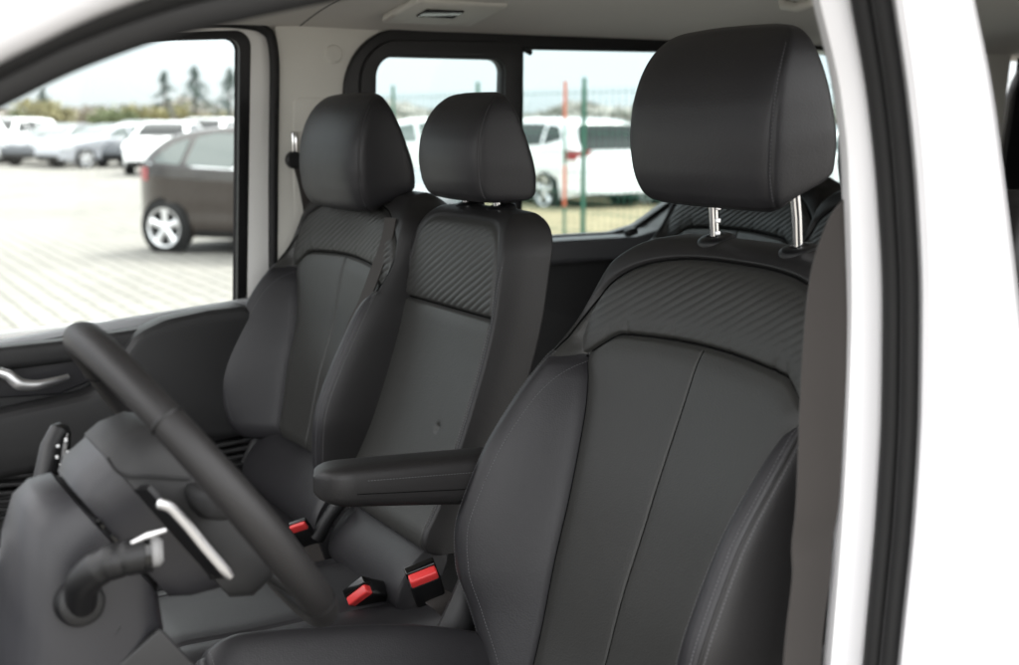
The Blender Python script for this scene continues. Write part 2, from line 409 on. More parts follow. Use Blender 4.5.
def cushion(name, root, x0, x1, y0, y1, zt, m, bol=0.05, drop=0.16, seam=True, crown=0.012, tilt=0.05, arch=0.0):
    """seat cushion: crowned top with raised side bolsters and a rounded front"""
    xc, hw = (x0 + x1) / 2, (x1 - x0) / 2; ny, nx = 150, 140
    t = np.linspace(0, 1, ny); q = np.linspace(-1, 1, nx)
    # path over the cushion from the rear, along the top, round the front edge, down
    L = y1 - y0; r = 0.07
    yy = y0 + (L - r) * np.clip(t / 0.7, 0, 1); zz = zt + tilt * (yy - y0) - arch * ((yy - y0 - 0.6 * L) / (0.4 * L)) ** 2
    a = np.clip((t - 0.7) / 0.2, 0, 1) * math.pi / 2 * 0.95
    yy = yy + r * np.sin(a); zz = zz - r * (1 - np.cos(a)); dn = np.clip((t - 0.9) / 0.1, 0, 1)
    zz = zz - drop * dn; yy = yy - 0.02 * dn
    X = xc + hw * q[None] * np.ones((ny, 1)); Y = np.repeat(yy[:, None], nx, 1); Z = np.repeat(zz[:, None], nx, 1)
    aq = np.abs(q)[None]; ey = np.clip(1 - dn, 0, 1)[:, None]
    edge = np.clip(1 - aq ** 7, 0, None) ** (1 / 7)
    Z = Z + (bol * smooth((aq - 0.58) / 0.26) + crown * (1 - aq ** 2)) * ey - (1 - edge) * drop
    g = groove(aq * hw - 0.60 * hw, 0.003, 0.005) + groove(aq * hw - 0.60 * hw, 0.016, 0.004)
    g2 = groove(t[:, None] - 0.80, 0.006, 0.004) + 0 * aq
    tt = np.clip(t[:, None] / 0.05, 0, 1)
    if seam: Z = Z + (g + g2 * 1.0) * tt
    Z = Z + 0.0016 * np.sin(17 * X + 4) * np.sin(23 * Y)
    mb = MB(); mb.grid(np.stack([X, Y, Z], -1))
    o = mb.build(name, m, root)
    if seam:
        i = int(0.80 * ny)
        stitches([[tuple(v) for v in np.stack([X[k], Y[k], Z[k] + 0.0006], -1)[6:-6]] for k in (i - 3, i + 3)], STITCH, o)
    # closed skirt underneath
    mb = MB(); mb.rbox((xc, (y0 + y1) / 2 - 0.02, zt - drop / 2 - 0.06), (2 * hw - 0.02, L - 0.07, drop - 0.02), bev=0.02)
    mb.build('seat_base', PLASTIC_B, root)
    return o
def seat_lines(B, parent):
    L = []
    zz = np.linspace(1.01 if B.dz else 0.86, 1.325, 120) + B.dz
    for sg in (1, -1):
        for off in (0.955,):
            for dx in (-0.0105, 0.0015, -0.036):
                L.append(B.front(sg * (B.W(zz) * off + dx), zz) + np.array([0, 0.0006, 0]))
    xs = np.linspace(-0.215, 0.215, 120)
    return stitches(L, STITCH, parent)

def seam_shadows(B, curves, parent):  # dark tubes standing in for the shadow down in the seam grooves
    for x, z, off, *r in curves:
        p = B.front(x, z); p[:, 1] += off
        MB().tube([tuple(q) for q in p], r[0] if r else 0.0014, n=6).build('seam', SEAM_SHADOW, parent)
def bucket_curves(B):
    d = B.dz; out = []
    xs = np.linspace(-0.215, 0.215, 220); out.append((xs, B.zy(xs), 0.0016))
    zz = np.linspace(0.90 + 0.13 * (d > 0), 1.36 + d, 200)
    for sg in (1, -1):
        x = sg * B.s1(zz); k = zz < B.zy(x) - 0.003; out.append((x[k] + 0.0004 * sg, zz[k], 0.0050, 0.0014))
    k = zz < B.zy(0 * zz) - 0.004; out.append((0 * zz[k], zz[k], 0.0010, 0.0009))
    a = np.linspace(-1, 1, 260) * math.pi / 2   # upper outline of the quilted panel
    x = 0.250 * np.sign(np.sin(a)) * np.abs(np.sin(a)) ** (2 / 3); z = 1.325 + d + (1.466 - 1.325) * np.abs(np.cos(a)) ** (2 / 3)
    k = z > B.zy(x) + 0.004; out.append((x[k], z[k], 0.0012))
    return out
def bucket_seat(name, xc, prof, label, cat='car seat', group=None, hr=None, cush=None, nz=400, nf=360, stitch=True, zb=0.80, **kw):
    root = empty(name, (xc, 0.15, 0.45), label, cat, group)
    B = Back(xc, prof, zb=zb if zb > 0.81 else None, **kw)
    B.q = 1.0 if xc < 0 else 2.5
    V, Fq, reg = B.mesh(zb=zb, nz=nz, nf=nf)
    main = split_build(V, Fq, reg, {0: ('backrest', LEATHER_S), 1: ('shoulder_panel', LEATHER_C), 2: ('centre_panel', LEATHER_C), 3: ('side_bolster', LEATHER), 4: ('side_bolster', LEATHER)}, root)
    if stitch: seat_lines(B, main); seam_shadows(B, bucket_curves(B), main)
    headrest(root, **hr)
    cushion('seat_cushion', root, *cush['box'], cush['zt'], LEATHER, bol=cush.get('bol', 0.05), tilt=cush.get('tilt', 0.05), arch=cush.get('arch', 0.0))
    return root, B

DPROF = [(0.78, 0.13), (0.86, 0.10), (0.967, 0.060), (1.063, 0.032), (1.148, 0.0), (1.248, -0.037), (1.35, -0.077), (1.42, -0.104), (1.50, -0.132)]
PPROF = [(0.78, 0.13), (0.90, 0.092), (1.0, 0.066), (1.145, 0.031), (1.241, 0.002), (1.319, -0.015), (1.381, -0.027), (1.42, -0.037), (1.50, -0.058)]
MPROF = [(0.78, 0.17), (0.90, 0.132), (0.972, 0.109), (1.051, 0.066), (1.183, 0.013), (1.324, -0.031), (1.42, -0.050), (1.50, -0.070)]

driver, DB = bucket_seat('driver_seat', -0.51, DPROF, 'black leather driver seat with a raised headrest on two chrome posts, nearest the open door',
    hr=dict(cx=-0.507, cy=-0.004, cz=1.540, w0=0.139, sz=0.955, posts=0.052, py_=-0.163, rise=0.036), cush=dict(box=(-0.77, -0.25, -0.02, 0.53), zt=0.858, bol=0.078, tilt=0.19, arch=0.02), h0=0.054, nz=430, nf=400)
passenger, PB = bucket_seat('passenger_seat', 0.53, PPROF, 'black leather front passenger seat beside the far door window, headrest pushed down',
    hr=dict(cx=0.535, cy=0.062, cz=1.475, w0=0.150, sz=0.96, posts=0.0, rise=0.034, back=0.012), cush=dict(box=(0.28, 0.78, 0.03, 0.55), zt=0.885, bol=0.03, tilt=0.03), dz=0.022, zb=0.982)
# ---- narrow middle seat: box-shaped back with a quilted upper panel
mid = empty('middle_seat', (0.11, 0.15, 0.45), 'narrow grey and black middle seat with square back and small headrest between the front seats', 'car seat')
MBk = Back(0.113, MPROF, h0=0.048, mid=True, zt=1.504, zs=1.445, zb=0.972)
V, Fq, reg = MBk.mesh(zb=0.972, nz=360, nf=260)
mmain = split_build(V, Fq, reg, {0: ('backrest', LEATHER_S), 1: ('shoulder_panel', LEATHER_C), 2: ('centre_panel', LEATHER_C)}, mid)
zz = np.linspace(1.02, 1.42, 130)
stitches([MBk.front(sg * (0.1615 + dx) + 0 * zz, zz) + np.array([0, 0.0006, 0]) for sg in (1, -1) for dx in (-0.0035, 0.0035)], STITCH, mmain)
xs = np.linspace(-0.150, 0.150, 120); seam_shadows(MBk, [(xs, MBk.zy(xs), 0.0016)], mmain)
headrest(mid, 0.124, 0.014, 1.514, w0=0.105, sz=0.77, posts=0.012, py_=-0.13, ps=0.055, back=0.004)
cushion('seat_cushion', mid, -0.07, 0.275, 0.06, 0.52, 0.885, LEATHER, bol=0.0, tilt=0.0)
# smooth leather rolls that close the gap between back and cushion
for root, xa, xb, y, z in ((mid, -0.035, 0.255, 0.082, 0.930), (passenger, 0.32, 0.735, 0.082, 0.950)):
    mb = MB(); rows = []
    for k in range(16):
        t = (1 - math.cos(math.pi * k / 15)) / 2; x = xa + (xb - xa) * t; sh = 0.80 + 0.20 * min(1, max(0.0, math.sin(math.pi * k / 15)) * 1.6) ** 0.5
        rows.append([(x, y + 0.045 * sh * math.cos(q) * 0.9 - 0.028 * math.sin(q), z + 0.055 * sh * math.sin(q)) for q in [2 * math.pi * i / 28 for i in range(28)]])
    mb.grid(rows, True, True); mb.build('cushion_roll', LEATHER, root)

MB().tube([at(341, 500, x=0.235), at(329, 517, x=0.24), at(317, 538, x=0.25)], [0.014, 0.012, 0.014], n=14).build('hinge_bracket', PLASTIC_B, mid)
MB().tube([at(262, 430, x=0.745), at(254, 446, x=0.75), at(247, 463, x=0.755)], [0.014, 0.012, 0.013], n=14).build('hinge_bracket', PLASTIC, passenger)
# ---- driver armrest
mb = MB()
ax, n = -0.222, 26
rows = []
for t in np.linspace(0, 1, 40):
    y = 0.02 + 0.312 * t; zc = 1.140 + 0.030 * t
    e = 1.0
    if t > 0.86: e = math.sqrt(max(0.0, 1 - ((t - 0.86) / 0.14) ** 2)) * 0.92 + 0.08
    hh = (0.040 - 0.013 * t) * (0.35 + 0.65 * e); hw = 0.036 * e
    row = []
    for k in range(n):
        q = 2 * math.pi * k / n; c, s_ = math.cos(q), math.sin(q)
        X = math.copysign(abs(c) ** 0.55, c) * hw; Z = math.copysign(abs(s_) ** 0.55, s_) * hh
        if abs(Z / max(hh, 1e-6) + 0.25) < 0.12: X *= 0.955
        row.append((ax + X, y, zc + Z))
    rows.append(row)
mb.grid(rows, True, True); arm = mb.build('armrest', LEATHER_S, driver)
stitches([[(ax - 0.0365, 0.03 + 0.24 * k / 60, 1.140 + 0.026 * (0.01 + 0.24 * k / 60) / 0.292 + 0.017 - 0.004 * k / 60) for k in range(61)]], STITCH, arm)
MB().tube([(ax - 0.0355, 0.03 + 0.255 * k / 40, 1.140 + 0.030 * (0.01 + 0.255 * k / 40) / 0.312 - 0.25 * (0.040 - 0.013 * k / 40)) for k in range(41)], 0.0008, n=6).build('seam', SEAM_SHADOW, arm)
mb = MB(); mb.tube([(-0.235, 0.04, 1.10), (-0.245, 0.09, 1.02), (-0.25, 0.14, 0.93)], [0.03, 0.028, 0.03], n=14, flat=0.6); mb.build('recliner_cover', PLASTIC, driver)
# seam-side trims of the driver backrest: dark piping on the outer edge of the door-side bolster
mb = MB(); zz = np.linspace(0.84, 1.325, 60)
mb.tube([tuple(p) for p in DB.front(-DB.W(zz) * 0.955 + 0.004, zz)], 0.0018, n=6); mb.build('piping', LEATHER_S, [c for c in driver.children if c.name.startswith('backrest')][0])
mb = MB()
mb.rbox((-0.215, 0.075, 0.915), (0.03, 0.05, 0.012), Matrix.Rotation(R(35), 3, 'X'), bev=0.003); mb.build('care_label', TAG, driver)

# ---- second row: two more seats of the same pattern behind (copied from the passenger seat)
def copy_tree(o, parent=None):
    c = o.copy(); COL.objects.link(c)
    if parent is not None: c.parent = parent
    for ch in list(o.children): copy_tree(ch, c)
    return c
GR = 'second row seats'
for dx, dy, dz, lab in ((-0.05, -0.945, 0.012, 'black quilted rear seat seen between the chrome posts of the driver headrest'),
                        (-0.585, -0.90, 0.008, 'black rear seat half hidden behind the white door pillar')):
    c = copy_tree(passenger); c.name = 'rear_seat'; c.location = passenger.location + Vector((dx, dy, dz)); tagit(c, lab, 'car seat', GR)

# ================================================================== SEAT BELTS AND BUCKLES
def ribbon(path, width_dir, w, th=0.0014):
    mb = MB(); rows = []
    N = len(path)
    for i, p in enumerate(path):
        p = Vector(p); wd = Vector(width_dir[i] if isinstance(width_dir, list) else width_dir).normalized()
        t = (Vector(path[min(i + 1, N - 1)]) - Vector(path[max(i - 1, 0)])).normalized(); nn = t.cross(wd).normalized()
        row = [p - wd * w / 2 + nn * th, p - wd * w * 0.25 + nn * th * 1.2, p + wd * w * 0.25 + nn * th * 1.2, p + wd * w / 2 + nn * th, p + wd * w / 2 - nn * th, p - wd * w / 2 - nn * th]
        rows.append([tuple(v) for v in row])
    mb.grid(rows, True, True); return mb
def smooth_path(pts, n=60):
    pts = np.array([tuple(p) for p in pts], float); t = np.arange(len(pts)); tt = np.linspace(0, len(pts) - 1, n)
    return np.stack([cub(t, pts[:, i])(tt) for i in range(3)], -1)
# driver belt hanging down the door pillar
bp = smooth_path([(-0.885, -0.075, 1.72), (-0.868, -0.045, 1.62), (-0.842, 0.002, 1.55), (-0.837, 0.018, 1.49), (-0.840, 0.027, 1.40), (-0.845, 0.033, 1.27), (-0.842, 0.035, 1.225), (-0.846, 0.038, 1.19), (-0.846, 0.046, 1.10), (-0.846, 0.05, 0.80), (-0.846, 0.05, 0.5)], 90)
tw = [Vector((math.sin(0.18 * math.sin(6 * i / 90)) + 0.25, 1, 0)) for i in range(90)]
belt = ribbon([tuple(p) for p in bp], tw, 0.047)
# fold where the webbing creases
o = belt.build('seat_belt', WEB); tagit(o, 'dark brown-grey seat belt webbing hanging straight down beside the white door pillar', 'seat belt')
# belt strap lying over the passenger backrest edge
pp = smooth_path([at(391, 218, x=0.325), at(386, 243, x=0.325), at(377, 268, x=0.326), at(365, 300, x=0.330), at(352, 328, x=0.345), at(342, 360, x=0.35)], 50)
o = ribbon([tuple(p) for p in pp], Vector((0.97, 0.24, 0)), 0.031).build('seat_belt', WEB); tagit(o, 'grey belt strap running down the inner edge of the front passenger backrest', 'seat belt')
def buckle(p, d, w, label, L=0.075, wid=0.03, th=0.022, strap=None, flip=1):
    """p = centre of the mouth, d = direction the mouth faces, w = direction of its width"""
    d = Vector(d).normalized(); w = Vector(w); w = (w - d * w.dot(d)).normalized(); n_ = d.cross(w)
    Rm = Matrix((w, n_, d)).transposed()
    p = Vector(p)
    root = empty('belt_buckle', p - d * L, label, 'belt buckle', 'belt buckles with red release buttons')
    mb = MB(); mb.rbox(p - d * (L / 2 + 0.006), (wid, th, L - 0.012), Rm, bev=0.005, seg=4); mb.build('housing', PLASTIC_B, root)
    mb = MB(); mb.rbox(p - d * 0.008 + n_ * flip * th * 0.22, (wid * 0.90, th * 0.50, 0.017), Rm, bev=0.003); mb.build('release_button', RED, root)
    mb = MB(); mb.rbox(p - d * 0.010 - n_ * flip * th * 0.27, (wid * 0.98, th * 0.44, 0.022), Rm, bev=0.002); mb.build('slot', GLOSSB, root)
    if strap:
        pts = smooth_path([p - d * (L - 0.012)] + strap, 24)
        ribbon([tuple(q) for q in pts], w, wid * 0.86, 0.003).build('strap', WEB, root)
    return root
bA = at(421, 570, x=-0.20); bB = at(355, 591, x=0.0); bC = at(297, 523, x=0.25)
buckle(bA, (-0.42, 0.40, 0.82), (-0.40, -0.68, 0.58), 'upright belt buckle with red button beside the driver armrest', L=0.066, wid=0.046, th=0.030, strap=[tuple(at(447, 604, x=-0.20)), tuple(at(470, 634, x=-0.205)), tuple(at(490, 665, x=-0.21))], flip=-1)
buckle(bB, (-0.35, 0.85, 0.42), (-0.6, -0.35, 0.7), 'belt buckle with red button lying flat on the middle seat cushion', L=0.085, wid=0.046, th=0.030, strap=[tuple(bB + Vector((0.03, -0.10, -0.035))), tuple(bB + Vector((0.02, -0.14, -0.06)))], flip=-1)
buckle(bC, (-0.25, 0.55, 0.8), (-0.5, -0.8, 0.2), 'belt buckle with thin red edge standing between passenger and middle seats', L=0.06, wid=0.034, th=0.015, strap=[tuple(bC + Vector((0.0, -0.05, -0.12))), tuple(bC + Vector((0, -0.07, -0.16)))], flip=-1)

# ================================================================== STEERING WHEEL AND COLUMN
CW = Vector((-0.51, 0.562, 1.287)); WT = R(35); FV = Vector((0, math.cos(WT), -math.sin(WT))); VV = Vector((0, math.sin(WT), math.cos(WT))); XV = Vector((1, 0, 0))
def wp(x, v, f): return CW + XV * x + VV * v + FV * f
wheel = empty('steering_wheel', CW, 'black leather steering wheel seen edge-on in the blurred foreground', 'steering wheel')
def rim_arc(a0, a1, r, n=60):
    return [wp(0.182 * math.cos(q), 0.184 * math.sin(q), 0) for q in np.linspace(a0, a1, n)]
mb = MB()
rows = []
for q in np.linspace(0, 2 * math.pi, 121)[:-1]:
    rad = XV * math.cos(q) + VV * math.sin(q); c = wp(0.182 * math.cos(q), 0.184 * math.sin(q), 0)
    rr = 0.0165 + 0.0015 * math.cos(2 * q) ** 2
    # stitched joints where two leather sections meet
    for qq in (R(140), R(40), R(220), R(320)):
        rr -= 0.0018 * math.exp(-((q - qq) / 0.012) ** 2)
    rows.append([tuple(c + (rad * math.cos(k) + FV * math.sin(k)) * rr) for k in [2 * math.pi * i / 20 for i in range(20)]])
rows.append(rows[0])
mb.grid(rows, True); bmesh.ops.remove_doubles(mb.bm, verts=mb.bm.verts[:], dist=1e-6); rim = mb.build('rim', LEATHER_S, wheel)
mb = MB()
for q in (R(140), R(40), R(220), R(320)):
    rad = XV * math.cos(q) + VV * math.sin(q); c = wp(0.182 * math.cos(q), 0.184 * math.sin(q), 0)
    tdir = (-XV * math.sin(q) + VV * math.cos(q)).normalized()
    MB().lathe([(0.0168, -0.002), (0.0178, 0), (0.0168, 0.002)], c, tdir, n=20).build('joint_ring', PLASTIC_B, rim)
mb.bm.free()
def vrounded(x, hw, v0, v1, e=0.5, n=28):
    out = []
    for k in range(n):
        q = 2 * math.pi * k / n; c, s_ = math.cos(q), math.sin(q)
        out.append((x + math.copysign(abs(c) ** e, c) * hw, (v0 + v1) / 2 + math.copysign(abs(s_) ** e, s_) * (v1 - v0) / 2))
    return out
def vloft(secs, name, m, parent, e=0.5):
    mb = MB(); rows = []
    for f, hw, v0, v1 in secs:
        rows.append([tuple(wp(x, v, f)) for x, v in vrounded(0, hw, v0, v1, e)])
    mb.grid(rows, True, True); return mb.build(name, m, parent)
vloft([(-0.006, 0.045, -0.095, 0.06), (0.0, 0.062, -0.115, 0.082), (0.015, 0.07, -0.122, 0.098), (0.04, 0.072, -0.122, 0.106), (0.058, 0.072, -0.105, 0.105)], 'hub', PLASTIC, wheel)
vloft([(0.0585, 0.070, -0.090, 0.103), (0.061, 0.069, -0.089, 0.102), (0.085, 0.068, -0.075, 0.101), (0.100, 0.060, -0.062, 0.094)], 'hub_cover', PLASTIC_G, wheel)
MB().tube([tuple(p) for p in smooth_path([at(107, 457, x=-0.5825), at(116, 470, x=-0.5830), at(129, 477, x=-0.5832), at(150, 477, x=-0.5832), at(191, 479, x=-0.5825)], 30)], 0.0014, n=8).build('hub_joint', PLASTIC_B, wheel)
for a in (R(172), R(8), R(270)):
    mb = MB(); d = XV * math.cos(a) + VV * math.sin(a)
    mb.tube([CW + d * 0.055 + FV * 0.02, CW + d * 0.11 + FV * 0.016, CW + d * 0.155 + FV * 0.006, CW + d * 0.18], [0.024, 0.018, 0.014, 0.013], n=16, flat=0.55, up=FV.cross(d))
    mb.build('spoke', PLASTIC, wheel)
for sg, lab in ((-1, 'shift_paddle'),):
    mb = MB(); rows = []
    for k in range(15):
        t = k / 14; v = 0.062 - 0.125 * t; wdt = 0.030 * math.sin(math.pi * (0.12 + 0.8 * t)) ** 0.6
        rows.append([tuple(wp(sg * 0.062, v, 0.062)), tuple(wp(sg * (0.07 + wdt), v, 0.050)), tuple(wp(sg * (0.07 + wdt), v, 0.045)), tuple(wp(sg * 0.062, v, 0.054))])
    mb.grid(rows, True, True); pd = mb.build('shift_paddle', PLASTIC_B, wheel)
    mb = MB(); mb.tube(smooth_path([at(157, 503, x=-0.618), at(168, 506, x=-0.619), at(183, 520, x=-0.619), at(206, 548, x=-0.618), at(231, 577, x=-0.616)], 24), [0.003] + [0.0052] * 22 + [0.0035], n=10, flat=0.7)
    mb.build('silver_edge', SATIN, pd)
fp_ = MB().tube([at(106, 468, x=-0.43), at(108, 452, x=-0.425), at(103, 438, x=-0.42), at(96, 431, x=-0.415)], [0.008, 0.009, 0.009, 0.005], n=12, flat=0.6).build('shift_paddle', PLASTIC_B, wheel)
MB().tube([at(99, 470, x=-0.432), at(101, 460, x=-0.43), at(102, 448, x=-0.428), at(97, 434, x=-0.424), at(93, 430, x=-0.424)], 0.0035, n=10).build('silver_edge', SATIN, fp_)
col = empty('steering_column', wp(0, -0.1, 0.3), 'grey steering column shroud with control stalks in the blurred lower left corner', 'steering column')
vloft([(0.104, 0.058, -0.045, 0.088), (0.106, 0.066, -0.052, 0.098), (0.125, 0.070, -0.085, 0.108), (0.145, 0.073, -0.115, 0.106), (0.175, 0.076, -0.145, 0.084), (0.21, 0.08, -0.175, 0.046), (0.26, 0.085, -0.20, -0.01), (0.34, 0.085, -0.22, -0.03), (0.42, 0.08, -0.22, -0.07)], 'column_shroud', PLASTIC_G, col, e=0.62)
vloft([(0.098, 0.056, -0.044, 0.085), (0.1045, 0.060, -0.048, 0.091)], 'column_collar', PLASTIC_B, col, e=0.55)
vloft([(0.150, 0.0737, -0.034, -0.030), (0.42, 0.0865, -0.120, -0.116)], 'shroud_joint', PLASTIC_B, col, e=0.3)
MB().rbox(wp(-0.073, -0.095, 0.155), (0.008, 0.06, 0.07), Matrix.Rotation(R(-35), 3, 'X'), bev=0.003).build('shroud_screw_pocket', PLASTIC, col)
mb = MB()
for k in range(4): mb.rbox(wp(-0.0605, 0.055 - 0.02 * k, 0.1015), (0.002, 0.004, 0.010), Matrix.Rotation(R(-32.8), 3, 'X'), bev=0.0005)
mb.build('collar_slot', GLOSSB, col)
# near stalk (lights)
sb = at(80, 602, x=-0.588)
stalk = MB().lathe([(0.0, 0.012), (0.016, 0.012), (0.021, 0.009), (0.023, 0.0), (0.022, -0.02)], sb, (-1, -0.1, 0.2), n=28).build('stalk_boot', PLASTIC_B, col)
sp = smooth_path([sb + Vector((-0.004, 0, 0)), at(82, 586, x=-0.612), at(97, 569, x=-0.628), at(122, 559, x=-0.638), at(150, 553, x=-0.645)], 30)
stalk = MB().tube([tuple(p) for p in sp], [0.0145 + 0.0025 * (i / 29) - (0.0014 if i in (17, 22) else 0) for i in range(30)], n=18).build('control_stalk', PLASTIC_B, col)
MB().tube([at(141, 553, x=-0.645), at(147, 552.5, x=-0.645)], 0.0168, n=20).build('stalk_ring', GLOSSB, stalk)
MB().tube([at(151, 552, x=-0.645), at(158, 551, x=-0.646), at(163, 550.5, x=-0.647)], [0.0135, 0.0135, 0.010], n=20).build('stalk_cap', TAG, stalk)
MB().tube([at(131, 543, x=-0.65), at(147, 536, x=-0.65), at(166, 530, x=-0.65)], [0.0015, 0.0034, 0.002], n=10, flat=0.6).build('stalk_trim', SATIN, stalk)
# gear selector stalk on the far side
gs = MB().tube([at(42, 512, x=-0.40), at(46, 480, x=-0.385), at(53, 448, x=-0.372), at(61, 430, x=-0.366), at(64, 424, x=-0.365)], [0.013, 0.0165, 0.0165, 0.0145, 0.006], n=20, flat=0.8).build('gear_selector', PLASTIC_B, col)
fc = MB(); fc.tube([at(58, 497, x=-0.400), at(61, 470, x=-0.392), at(65, 446, x=-0.384), at(68, 434, x=-0.38)], [0.006, 0.0105, 0.0105, 0.006], n=16, flat=0.5); fc.build('selector_face', GLOSSB, gs)
mk = MB()
for (px, py, a, b) in ((58, 446, .0035, .003), (66, 440, .003, .004), (68, 452, .003, .003), (57, 457, .003, .0035), (63, 464, .0075, .0012), (66, 468, .0012, .005), (61, 470, .0012, .005), (60, 482, .0035, .003)):
    mk.rbox(at(px, py, x=-0.398), (0.002, a, b), bev=0.0004)
mk.build('selector_marks', WHITEMARK, gs)

# ================================================================== VAN BODY
van = empty('van', (0, 0, 0.0), 'white van cabin seen through its open door, with pale roof lining and black window frames', 'van')
# ---- roof lining (curved down at the sides), split by a seam behind the front seats
def ceil_z(x, y):
    a = abs(x) / 0.88
    return 1.895 - 0.075 * a ** 3.2 - 0.02 * max(0, y - 0.3)
def roof_panel(y0, y1, name):
    mb = MB(); xs = np.linspace(-0.86, 0.88, 40); ys = np.linspace(y0, y1, 12)
    P = [[(x, y, ceil_z(x, y) - 0.004 * (1 if j in (0, 11) else 0) * -1) for x in xs] for j, y in enumerate(ys)]
    mb.grid(P); return mb.build(name, GREIGE, van)
rl = roof_panel(-0.057, 0.95, 'roof_lining'); rr_ = roof_panel(-3.1, -0.062, 'roof_lining')
MB().grid([[(x, y, ceil_z(x, y) + 0.004) for x in np.linspace(-0.86, 0.88, 40)] for y in (-0.03, -0.09)]).build('roof_joint', PLASTIC, rl)
MB().rbox((0, -1.05, 1.985), (1.80, 4.2, 0.03), bev=0.012).build('roof_skin', PAINT, van)
# overhead lamp console and grab handle
u = empty
oc = MB(); oc.rbox((0.62, -0.30, ceil_z(0.62, -0.3) - 0.004), (0.17, 0.21, 0.018), Matrix.Rotation(R(10), 3, 'Y'), bev=0.008); oc = oc.build('roof_console', TRIM, van)
MB().rbox((0.60, -0.28, ceil_z(0.60, -0.28) - 0.0135), (0.05, 0.085, 0.006), Matrix.Rotation(R(10), 3, 'Y'), bev=0.002).build('display', GLOSSB, oc)
mb = MB()
for k in range(8): mb.rbox((0.665, -0.375 + 0.006 * k - 0.01, ceil_z(0.665, -0.36) - 0.0135), (0.05, 0.002, 0.003), Matrix.Rotation(R(12), 3, 'Y'), bev=0.0005)
mb.build('speaker_slot', GREIGE, oc); mb = MB()
for k in range(8): mb.rbox((0.665, -0.225 + 0.006 * k - 0.01, ceil_z(0.665, -0.2) - 0.0135), (0.05, 0.002, 0.003), Matrix.Rotation(R(12), 3, 'Y'), bev=0.0005)
mb.build('speaker_slot', GREIGE, oc)
gh = MB(); zc = ceil_z(0.18, -0.85)
gh.tube([(0.13, -0.86, zc + 0.01), (0.14, -0.86, zc - 0.022), (0.18, -0.86, zc - 0.028), (0.22, -0.86, zc - 0.022), (0.23, -0.86, zc + 0.01)], 0.011, n=12); gh.build('roof_handle', TRIM, van)
MB().lathe([(0.0, -0.008), (0.022, -0.008), (0.026, -0.004), (0.027, 0.004)], (0.34, -0.42, ceil_z(0.34, -0.42)), (0, 0, 1), n=24).build('roof_light', TRIM, van)

# ---- passenger side wall: x varies with height (tumblehome)
def wx(z): return 0.86 + 0.035 * (1.5 - z) / 0.5 if z > 1.25 else 0.8775
def wall_fn(off): return lambda y, z, w: (wx(z) + off - w, y, z)
# pillar trim between front door and sliding door
me = plate(arc_round([(-0.012, 0.45), (-0.002, 1.05), (-0.006, 1.60), (-0.012, 1.842), (-0.345, 1.8475), (-0.345, 1.802), (-0.215, 1.796), (-0.200, 1.66), (-0.172, 1.60), (-0.172, 0.45)], 0.006), [], 0.03, 0.006, wall_fn(-0.005))
pt = link('pillar_trim', me, TRIM, van)
MB().lathe([(0.0, 0.006), (0.017, 0.006), (0.019, 0.003), (0.0195, 0), (0.021, 0.0), (0.021, -0.002)], (wx(1.785) - 0.0195, -0.135, 1.785), (-1, 0, 0.07), n=28).build('screw_cap', TRIM, pt)
me = plate(arc_round([(-0.045, 1.35), (-0.045, 1.69), (-0.19, 1.69), (-0.19, 1.35)], 0.014), [], 0.006, 0.002, wall_fn(-0.0215)); link('belt_height_panel', me, TRIM, pt)
ba = at(294, 160, x=0.828)
anc = MB(); anc.lathe([(0.0, 0.014), (0.014, 0.014), (0.018, 0.010), (0.019, 0), (0.019, -0.01)], ba, (-1, 0.15, 0), n=24); anc.build('belt_anchor', PLASTIC_B, pt)
MB().rbox(ba + Vector((-0.004, 0.0, 0.035)), (0.01, 0.012, 0.05), bev=0.003).build('anchor_bolt_cover', CHROME, pt)
ob = ribbon([tuple(p) for p in smooth_path([ba + Vector((-0.006, -0.015, 0.0)), ba + Vector((-0.01, -0.03, -0.06)), ba + Vector((-0.01, -0.045, -0.2)), ba + Vector((-0.01, -0.05, -0.7))], 30)], Vector((0.1, 1, 0)), 0.046).build('seat_belt', WEB)
tagit(ob, 'black passenger seat belt hanging from its anchor on the far door pillar', 'seat belt')
# lower wall under the rear windows
me = plate(arc_round([(-0.175, 0.45), (-0.175, 1.34), (-3.1, 1.36), (-3.1, 0.45)], 0.01), [], 0.03, 0.006, wall_fn(-0.004)); lw = link('lower_wall', me, PLASTIC, van)
# rear pillars and cant rail above the windows
me = plate([(-0.348, 1.8485), (-0.348, 1.835), (-3.1, 1.845), (-3.1, 1.87)], [], 0.03, 0.004, wall_fn(0.0)); link('cant_rail', me, GREIGE, van)
me = plate(arc_round([(-1.215, 1.36), (-1.215, 1.84), (-1.36, 1.84), (-1.36, 1.36)], 0.01), [], 0.03, 0.004, wall_fn(-0.002)); link('rear_pillar', me, PLASTIC, van)
me = plate(arc_round([(-1.98, 1.36), (-1.98, 1.84), (-2.30, 1.84), (-2.30, 1.36)], 0.01), [], 0.03, 0.004, wall_fn(-0.002)); link('rear_pillar', me, TRIM, van)
# black surround of the sliding-door window with a fixed pane and a slider
h1 = arc_round([(-0.222, 1.37), (-0.222, 1.787), (-0.553, 1.787), (-0.553, 1.37)], [0.03, 0.05, 0.035, 0.03])
h2 = arc_round([(-0.610, 1.362), (-0.596, 1.812), (-1.185, 1.818), (-1.185, 1.50), (-1.09, 1.455), (-0.955, 1.378), (-0.88, 1.362)], [0.02, 0.012, 0.03, 0.03, 0.04, 0.05, 0.1])
out = arc_round([(-0.155, 1.30), (-0.165, 1.836), (-1.22, 1.846), (-1.22, 1.34)], [0.02, 0.13, 0.03, 0.02], seg=12)
ws = link('window_surround', plate(out, [h1, h2], 0.034, 0.006, wall_fn(-0.016)), PLASTIC_B, van)
